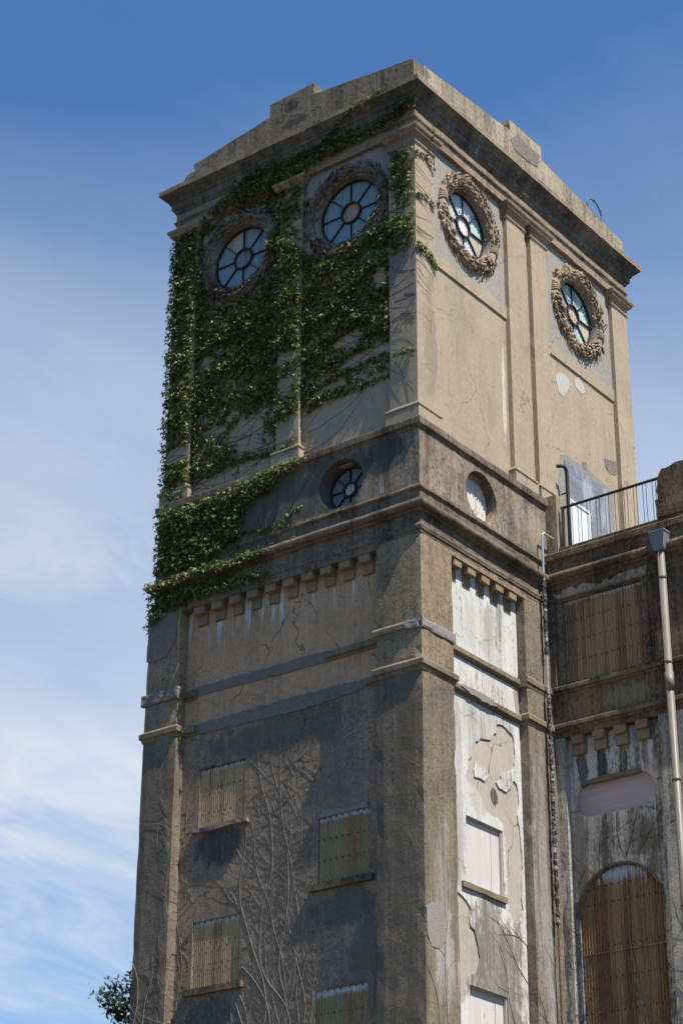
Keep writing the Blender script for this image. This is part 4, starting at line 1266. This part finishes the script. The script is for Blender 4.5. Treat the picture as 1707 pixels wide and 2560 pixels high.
POLY = {
 'strip': ([(7.46, 31.42), (6.52, 31.58), (5.6, 32.06), (4.69, 32.31), (3.79, 32.24), (2.68, 32.18), (2.36, 32.4), (1.39, 32.08), (0.65, 32.22), (0.03, 32.3), (-0.1, 32.28), (0.03, 32.09), (0.91, 31.82), (1.6, 31.76), (2.68, 31.80), (3.33, 31.55), (4.1, 31.33), (5.12, 31.33), (5.92, 31.29), (6.62, 31.12), (7.39, 31.18)], .64),
 'mid': ([(4.3, 31.62), (3.29, 31.35), (3.12, 30.55), (3.26, 29.59), (3.49, 29.88), (4.16, 30.46), (4.5, 30.81), (4.68, 31.04)], .62),
 'mainA': ([(7.44, 31.5), (6.59, 31.23), (6.43, 30.32), (6.4, 29.4), (6.1, 28.95), (5.45, 28.80), (4.68, 28.95), (4.35, 29.53), (4.30, 30.55), (3.93, 30.06), (3.26, 29.43), (2.9, 29.1), (2.1, 28.88), (1.6, 28.95), (1.15, 29.24), (0.77, 29.58), (0.77, 26.35), (7.44, 26.35)], .84),
 'mainB': ([(7.44, 26.36), (0.77, 26.36), (0.79, 25.2), (1.41, 25.15), (2.17, 25.22), (2.67, 25.18), (3.19, 25.02), (3.35, 25.0), (4.0, 24.9), (4.07, 24.66), (4.21, 24.2), (4.97, 24.3), (5.41, 24.3), (6.4, 24.3), (6.49, 24.1), (6.65, 24.0), (7.44, 24.1)], .66),
 'clump': ([(7.46, 23.58), (6.61, 23.53), (5.68, 23.48), (5.04, 23.52), (4.09, 23.59), (2.91, 23.72), (3.06, 23.54), (3.78, 23.5), (3.87, 23.22), (4.6, 23.11), (4.86, 22.82), (4.95, 22.31), (5.15, 22.23), (5.52, 22.0), (6.26, 21.9), (6.81, 21.95), (7.46, 22.1)], .95),
 'under': ([(7.6, 21.7), (7.3, 21.7), (6.49, 21.72), (5.62, 21.76), (4.71, 21.76), (3.92, 21.7), (3.98, 21.6), (4.93, 21.45), (5.4, 21.4), (3.8, 21.07), (4.35, 21.04), (6.05, 21.06), (6.52, 21.0), (6.93, 20.95), (7.38, 20.71), (7.53, 20.9)], .72),
 'corner': ([(0.75, 31.15), (0.08, 30.96), (0.0, 30.59), (0.12, 30.3), (0.04, 29.74), (0.01, 28.74), (0.0, 28.32), (0.46, 28.2), (0.76, 28.22), (0.76, 29.05), (0.5, 29.44), (0.7, 30.32)], .60)}
GAPS = [(2.0, 26.52, .45, .16), (6.3, 27.45, .16, .18), (4.95, 25.1, .5, .28), (5.5, 24.2, .5, .2), (3.75, 26.6, .4, .15), (1.1, 27.9, .2, .3), (1.7, 25.9, .5, .16), (6.95, 25.1, .4, .2), (3.7, 25.9, .25, .2)]
def inside(p, poly):
    x, y = p
    c = False
    j = len(poly)-1
    for i in range(len(poly)):
        xi, yi = poly[i]
        xj, yj = poly[j]
        if (yi > y) != (yj > y) and x < (xj-xi)*(y-yi)/(yj-yi)+xi:
            c = not c
        j = i
    return c
STR_L = [[(3.32, 26.34), (2.63, 26.05), (1.87, 26.11), (1.46, 26.44)], [(3.25, 25.41), (2.68, 25.64), (1.66, 25.76), (0.81, 25.78)], [(3.19, 25.02), (2.67, 25.13), (1.41, 25.16), (0.79, 25.22)], [(0.57, 25.6), (0.02, 25.49)], [(4.11, 24.2), (3.54, 24.3), (3.30, 24.38)], [(6.49, 24.25), (5.29, 24.39), (4.32, 24.32)], [(3.75, 22.28), (3.5, 22.43), (3.15, 22.55)], [(5.75, 22.31), (4.58, 22.34), (3.34, 22.14)], [(4.03, 26.3), (4.03, 25.2), (4.05, 24.3)], [(7.3, 24.2), (7.1, 23.9), (6.6, 23.9)], [(6.5, 26.2), (6.6, 25), (6.6, 24.0)], [(4.3, 23.62), (3.5, 23.7), (2.8, 23.8)], [(6.9, 21.66), (5.5, 21.78), (4.2, 21.78)], [(2.4, 31.72), (1.6, 31.98), (.7, 32.12), (0, 32.3)], [(2.9, 32.0), (2.2, 32.4), (1.5, 32.6), (.6, 32.7)]]
STR_R = [[(-0.01, 30.86), (0.43, 30.97), (0.71, 30.72)], [(0.0, 29.70), (0.37, 29.8), (0.73, 29.62)], [(0.0, 28.28), (0.37, 28.35), (0.78, 28.12)], [(0.02, 28.2), (0.51, 28.2), (0.74, 27.95)], [(0.56, 31.81), (0.51, 31.32)]]

ivy = thing('ivy', (0, 4, 20.7), 'green ivy covering the left face of the tower below its cornice', 'ivy')
LS = [(0, 0), (.30, -.12), (.50, .12), (.27, .32), (.16, .62), (0, 1.0), (-.16, .62), (-.27, .32), (-.50, .12), (-.30, -.12)]
rnd = random.Random(5)
lv = []
lf = []
def ivy_leaf(F, a, z, d, size):
    # hanging five-lobed leaf, blade facing out and up
    az = rnd.gauss(0, .75)
    tilt = rnd.gauss(.62, .36)
    spin = rnd.gauss(0, .7)
    nrm = Vector((math.sin(az)*math.cos(tilt), math.sin(tilt), math.cos(az)*math.cos(tilt)))   # (along a, up, outwards)
    dn = Vector((math.sin(spin)*.7, -1, 0))
    tdir = (dn-nrm*dn.dot(nrm)).normalized()
    sd = nrm.cross(tdir)
    k = len(lv)
    for (x, y) in LS:
        bend = -.22*abs(x)-.18*y*y
        p = sd*x*size+tdir*y*size+nrm*bend*size
        lv.append(F(a+p.x, z+p.y, d-p.z))
    lf.append([k, k+1, k+2, k+3])
    lf.append([k, k+3, k+4, k+5])
    lf.append([k, k+5, k+6, k+7])
    lf.append([k, k+7, k+8, k+9])
def dens(a, z, base):
    n1 = noise.noise(Vector((a*.9+z*.25, z*2.3-a*.3, 3)))
    n2 = noise.noise(Vector((a*3.1, z*4.5, 9)))
    v = base+.55*n1+.4*n2
    for (ga, gz, ra, rz) in GAPS:
        q = ((a-ga)/ra)**2+((z-gz)/rz)**2
        if q < 1.4:
            v -= 1.1*(1.4-q)
    return v
for nm, (pl, base) in POLY.items():
    a0, a1 = min(p[0] for p in pl), max(p[0] for p in pl)
    z0, z1 = min(p[1] for p in pl), max(p[1] for p in pl)
    cnt = int((a1-a0)*(z1-z0)*860)
    for _ in range(cnt):
        a, z = rnd.uniform(a0, a1), rnd.uniform(z0, z1)
        if not inside((a+rnd.gauss(0, .05), z+rnd.gauss(0, .05)), pl):
            continue
        if any(math.hypot(a-c, z-HZ) < .95 for c in HL):
            continue
        wr_ = any(math.hypot(a-c, z-HZ) < 1.22 for c in HL)
        bs = base-(.42 if wr_ else 0)
        if z < 26.3 and nm == 'mainB':
            bs -= (26.3-z)*.16
            if a > 6.3:
                bs += .25
        if a < 3.3 and nm == 'mainB':
            bs -= .1
        v = dens(a, z, bs)
        if v < .30 or rnd.random() > .30+.9*(v-.25):
            continue
        thick = max(0, min(1, v-.35))
        ivy_leaf(FL, a, z, depth_left(a, z)-rnd.uniform(.01, .06+.17*thick), rnd.uniform(.06, .105))
# leaves on the free left corner stand out past it
for _ in range(1500):
    z = rnd.uniform(23.9, 31.3) if rnd.random() < .8 else rnd.uniform(20.6, 23.4)
    v = dens(7.4, z, .75 if z > 26 else .55)
    if v < .35:
        continue
    x = rnd.uniform(-.1, .5)
    ex = 7.385 if z > 23.4 else (7.47 if z > 21.9 else 7.62)
    ivy_leaf(lambda a, zz, d: (d, a, zz), ex+abs(rnd.gauss(0, .07)), z, x, rnd.uniform(.065, .11))
def strand(F, depth, path, per=70, spread=.035):
    for p, q in zip(path[:-1], path[1:]):
        L = math.hypot(q[0]-p[0], q[1]-p[1])
        for _ in range(int(L*per)):
            t = rnd.random()
            a, z = p[0]+(q[0]-p[0])*t, p[1]+(q[1]-p[1])*t
            wv = noise.noise(Vector((a*2, z*2, 1)))*.06
            ivy_leaf(F, a+rnd.gauss(0, spread), z+wv+rnd.gauss(0, spread), depth(a, z)-rnd.uniform(.01, .06), rnd.uniform(.055, .095))
for pth in STR_L:
    strand(FL, depth_left, pth)
for pth in STR_R:
    strand(FR, lambda a, z: -.005 if z < 31.05 else -.10, pth, 75, .022)
me = bpy.data.meshes.new('foliage')
me.from_pydata(lv, [], lf)
me.materials.append(M['ivy'])
o = bpy.data.objects.new('foliage', me)
COL.objects.link(o)
o.parent = ivy
o.matrix_parent_inverse = ivy.matrix_world.inverted()
# woody stems: many thin wavy runners
def walker(bm, F, depth, a, z, ang, L, rad, wob, seg=.1, stop=None, nn=4, off=.002):
    pts = []
    rads = []
    n = max(3, int(L/seg))
    pd = None
    for i in range(n):
        d = depth(a, z)
        if stop and stop(a, z):
            break
        pts.append(F(a, z, d-rad*.6-off))
        rads.append(rad*(1-.75*i/n))
        ang += noise.noise(Vector((a*1.7, z*1.7, rad*900)))*wob
        a += math.cos(ang)*seg
        z += math.sin(ang)*seg
    if len(pts) > 2:
        tube(bm, pts, rads, nn, False)
    return pts
bm = bmesh.new()
inw = lambda a, z: any(math.hypot(a-c, z-HZ) < .86 for c in HL) or a > 7.38 or a < .02 or z > 32.0
for _ in range(330):
    a, z = rnd.uniform(.3, 7.3), rnd.uniform(23.9, 31.0)
    if z < 25.5 and a < 3.0:
        continue
    ang = rnd.choice((0, math.pi))+rnd.gauss(.12, .22)
    walker(bm, FL, depth_left, a, z, ang, rnd.uniform(.8, 3.0), rnd.uniform(.004, .010), .22, stop=inw)
for _ in range(16):
    walker(bm, FL, depth_left, rnd.uniform(3.3, 7.3), rnd.uniform(20.9, 23.3), math.pi/2+rnd.gauss(0, .3), rnd.uniform(1, 4), rnd.uniform(.008, .014), .16, stop=inw)
for _ in range(22):      # whip-thin runners on the sunny face
    walker(bm, FR, lambda a, z: 0, .02, rnd.uniform(27.0, 30.9), -.35+rnd.gauss(0, .25), rnd.uniform(.5, 1.1), .0045, .2, seg=.08, stop=lambda a, z: a > .76)
for _ in range(40):
    walker(bm, FL, depth_left, rnd.uniform(.05, .74), rnd.uniform(26, 29.5), rnd.uniform(.5, 2.6), rnd.uniform(.4, 1.3), .0045, .3, seg=.08, stop=lambda a, z: a > .75 or a < .02)
link('stem', bm, M['stem'], ivy)

# leafless vine on the lower left
vine = thing('bare_vine', (LD, 5, 0), 'leafless pale vine spread over the lower left wall of the tower', 'vine')
bm = bmesh.new()
def low_stop(a, z):
    if z > 19.6 or a < 1.15 and z > 10 and a > 1.05 or a > 7.56:
        return True
    for (a0, a1, z0, z1) in wins_l.values():
        if a0-.05 < a < a1+.05 and z0-.12 < z < z1+.05:
            return True
    return False
def branchy(a, z, ang, L, rad, lvl):
    pts = walker(bm, FL, depth_left, a, z, ang, L, rad, .13+.24*lvl, seg=.08, stop=low_stop, nn=5 if lvl == 0 else 4)
    if lvl >= 3 or len(pts) < 5:
        return
    n = len(pts)
    step = 2 if lvl == 0 else 3
    side = 1
    for i in range(4, n-2, step):
        if rnd.random() < (.1, .25, .55)[lvl]:
            continue
        side = -side if rnd.random() < .75 else side
        p = pts[i]
        q = pts[i+1]
        base = math.atan2(q[2]-p[2], q[1]-p[1])
        branchy(p[1], p[2], base+side*rnd.uniform(.6, 1.6), (rnd.uniform(.3, 1.5), rnd.uniform(.25, .9), rnd.uniform(.15, .5))[lvl], max(.0035, rad*rnd.uniform(.4, .6)), lvl+1)
for (a, L, rad) in ((7.50, 6.6, .012), (7.42, 7.6, .013), (7.28, 6.9, .011), (7.2, 5.0, .010), (6.75, 6.4, .011), (6.5, 5.0, .010), (4.85, 2.0, .009), (4.32, 6.8, .011), (3.95, 4.6, .010), (3.7, 6.4, .012), (3.48, 4.4, .009), (3.1, 4.2, .009), (7.12, 7.2, .013), (6.98, 5.4, .010), (6.85, 7.4, .013), (6.70, 5.6, .010), (6.60, 4.4, .009), (6.44, 6.8, .012), (6.30, 5.2, .010), (6.16, 4.4, .009), (5.3, 2.2, .009),
                    (4.70, 5.4, .010), (4.55, 4.0, .009), (4.42, 6.6, .013), (4.2, 5.0, .010), (4.0, 6.2, .011), (3.82, 7.0, .013), (3.6, 4.8, .010), (3.4, 6.2, .012), (3.2, 5.0, .010), (3.05, 5.6, .010), (2.95, 3.8, .009)):
    branchy(a, 9.8, math.pi/2+rnd.gauss(0, .04), L*1.3, rad*.7, 0)
link('stem', bm, M['vine'], vine)
# dark vine round the arch and on the wing
vine2 = thing('dark_vine', (5+WP, -1.6, 0), 'dark leafless vine round the arched window of the annex', 'vine')
bm = bmesh.new()
def depth_w(a, z):
    if AR[0] < a < AR[1] and z < AR[3]+math.sqrt(max(0, ar*ar-(a-ac)**2)):
        return WP+.07
    return 0 if (a < .31 or a > 2.66) else WP
def wstop(a, z):
    return z > 17.3 or a < .05 or a > 3.7 or (OV[0] < a < OV[1] and OV[2] < z < OV[3])
def branch_w(a, z, ang, L, rad, lvl, wob=.16):
    pts = walker(bm, FW, depth_w, a, z, ang, L, rad, wob, seg=.09, stop=wstop, nn=4)
    if lvl >= 2:
        return
    n = len(pts)
    for i in range(3, n-2, 4):
        p, q = pts[i], pts[i+1]
        base = math.atan2(q[2]-p[2], -(q[1]-p[1]))
        branch_w(-p[1], p[2], base+rnd.choice((-1, 1))*rnd.uniform(.4, 1.1), L*.28+rnd.uniform(.2, .8), rad*.55, lvl+1, .22)
for (a, z, ang, L, rad) in ((2.95, 9, 1.57, 8.0, .014), (3.3, 9, 1.6, 7.5, .014), (2.8, 9, 1.5, 6.6, .012), (1.6, 14.95, 1.3, 1.4, .010), (1.55, 14.9, 1.9, 1.8, .011), (1.9, 15.0, .8, 1.2, .009), (.45, 11, 1.6, 4.0, .011), (2.2, 9.5, 1.4, 3.2, .012), (.2, 9.5, 1.5, 4.5, .009), (1.0, 14.3, 2.0, 1.6, .009), (2.6, 15.7, 2.6, 1.2, .009)):
    branch_w(a, z, ang, L, rad, 0)
link('stem', bm, M['vine_dark'], vine2)
# pale dry runner hanging on the arched sheet
bm = bmesh.new()
for k in range(5):
    walker(bm, FW, depth_w, 1.55+k*.03, 12.95-.3*k, -1.35+.05*k, 2.6, .009, .12, stop=None)
for k in range(12):
    walker(bm, FW, depth_w, 1.7+rnd.uniform(-.1, .15), rnd.uniform(10.6, 12.5), rnd.uniform(-2.6, -.5), rnd.uniform(.3, .9), .005, .25)
link('dry_runner', bm, M['vine'], vine2)
# fine dark runners over the streaked panel of the tower
def creeper(name, label, loc, F, dep, starts, stop, rad=.007):
    v = thing(name, loc, label, 'vine')
    bm = bmesh.new()
    run = []
    for (a, z, ang, L) in sorted(starts, key=lambda q: q[1]):
        run.append(F(a, z, dep(a, z)-.004))
        pts = walker(bm, F, dep, a, z, ang, L, rad, .15, seg=.08, stop=stop)
        for i in range(3, len(pts)-2, 5):
            p = pts[i]
            walker(bm, F, dep, p[0], p[2], ang+rnd.uniform(-1, 1), .65, rad*.6, .22, seg=.08, stop=stop)
    tube(bm, run, rad*.8, 4, False)
    link('stem', bm, M['vine_dark'], v)
creeper('thin_vine', 'thin dark leafless vine creeping over the stained flaking white panel', (3.8, LD, 0), FR, lambda a, z: LD-.03,
        ((3.3, 10.4, 1.9, 3.0), (3.6, 10.5, 2.1, 3.0), (3.88, 10.7, 2.3, 2.8), (3.885, 12.2, 2.5, 1.8), (3.885, 13.0, 2.7, 1.2)),
        lambda a, z: a > 3.9 or a < 1.2 or (1.72 < a < 3.12 and (13.7 < z < 15.3 or z < 11.8)))
creeper('thin_vine', 'thin dark leafless vine on the narrow pilaster between white panel and annex', (4.5, PD, 0), FR, lambda a, z: PD,
        ((4.2, 10.4, 1.35, 2.6), (4.55, 10.45, 1.5, 3.4), (4.85, 10.5, 1.9, 3.0)), lambda a, z: a > 4.95 or a < 3.95)
creeper('thin_vine', 'thin dark leafless vine on the corner pilaster beside a pale oval patch', (.4, PD, 0), FR, lambda a, z: PD,
        ((.30, 10.6, 1.45, 4.2), (.62, 10.62, 1.75, 3.6)), lambda a, z: a > 1.08 or a < -.05)

# ------------------------------------------------------------------ tree behind the tower
tx, ty = 20.2, 24.1
TZ = 1.058
tree = thing('tree', (tx, ty, 0), 'dark leafy tree showing behind the lower left edge of the tower', 'tree')
rt = random.Random(3)
bm = bmesh.new()
tube(bm, [(tx, ty, 0), (tx+.1, ty, 4), (tx-.1, ty+.1, 9), (tx, ty, 14), (tx, ty, 18)], [.42, .34, .26, .16, .04], 10)
tips = []
for k in range(34):
    z = rt.uniform(6, 17)
    th = rt.uniform(0, 2*math.pi)
    L = (19.3-z)*.30+1.2+rt.uniform(-.4, .5)
    p0 = Vector((tx, ty, z))
    dirv = Vector((math.cos(th), math.sin(th), .55)).normalized()
    p1 = p0+dirv*L*.5
    p2 = p0+dirv*L+Vector((0, 0, .2))
    tube(bm, [p0, p1, p2], [.09, .05, .015], 6)
    for s in range(5):
        b0 = p0.lerp(p2, rt.uniform(.45, 1))
        d2 = Vector((rt.gauss(0, 1), rt.gauss(0, 1), rt.gauss(.4, .6))).normalized()
        e = b0+d2*rt.uniform(.5, 1.1)
        tube(bm, [b0, e], [.02, .008], 4)
        tips.append((b0, e))
for k in range(170):      # upper twigs
    z = rt.uniform(15, 18.6)
    b0 = Vector((tx, ty, z))+Vector((rt.gauss(0, .55), rt.gauss(0, .55), 0))*(.5+(19-z)*.5)
    e = b0+Vector((rt.gauss(0, 1), rt.gauss(0, 1), rt.gauss(.5, .5))).normalized()*rt.uniform(.5, 1.0)
    tube(bm, [b0, e], [.02, .008], 4)
    tips.append((b0, e))
for v in bm.verts:
    v.co.z *= TZ
link('trunk', bm, M['bark'], tree)
lv2, lf2 = [], []
for (b0, e) in tips:
    for _ in range(95):
        t = rt.uniform(.1, 1.1)
        c = b0.lerp(e, t)+Vector((rt.gauss(0, .16), rt.gauss(0, .16), rt.gauss(0, .13)))
        td = Vector((rt.gauss(0, .7), rt.gauss(0, .7), rt.gauss(-.5, .5))).normalized()
        nd = Vector((rt.gauss(0, .6), rt.gauss(0, .6), 1)).normalized()
        sd = td.cross(nd).normalized()
        L, Wd = rt.uniform(.16, .26), rt.uniform(.07, .11)
        k = len(lv2)
        for q in (c, c+td*L*.5+sd*Wd*.5, c+td*L, c+td*L*.5-sd*Wd*.5):
            lv2.append((q.x, q.y, q.z*TZ))
        lf2.append([k, k+1, k+2, k+3])
me = bpy.data.meshes.new('crown')
me.from_pydata(lv2, [], lf2)
me.materials.append(M['leaf'])
o = bpy.data.objects.new('crown', me)
COL.objects.link(o)
o.parent = tree
o.matrix_parent_inverse = tree.matrix_world.inverted()
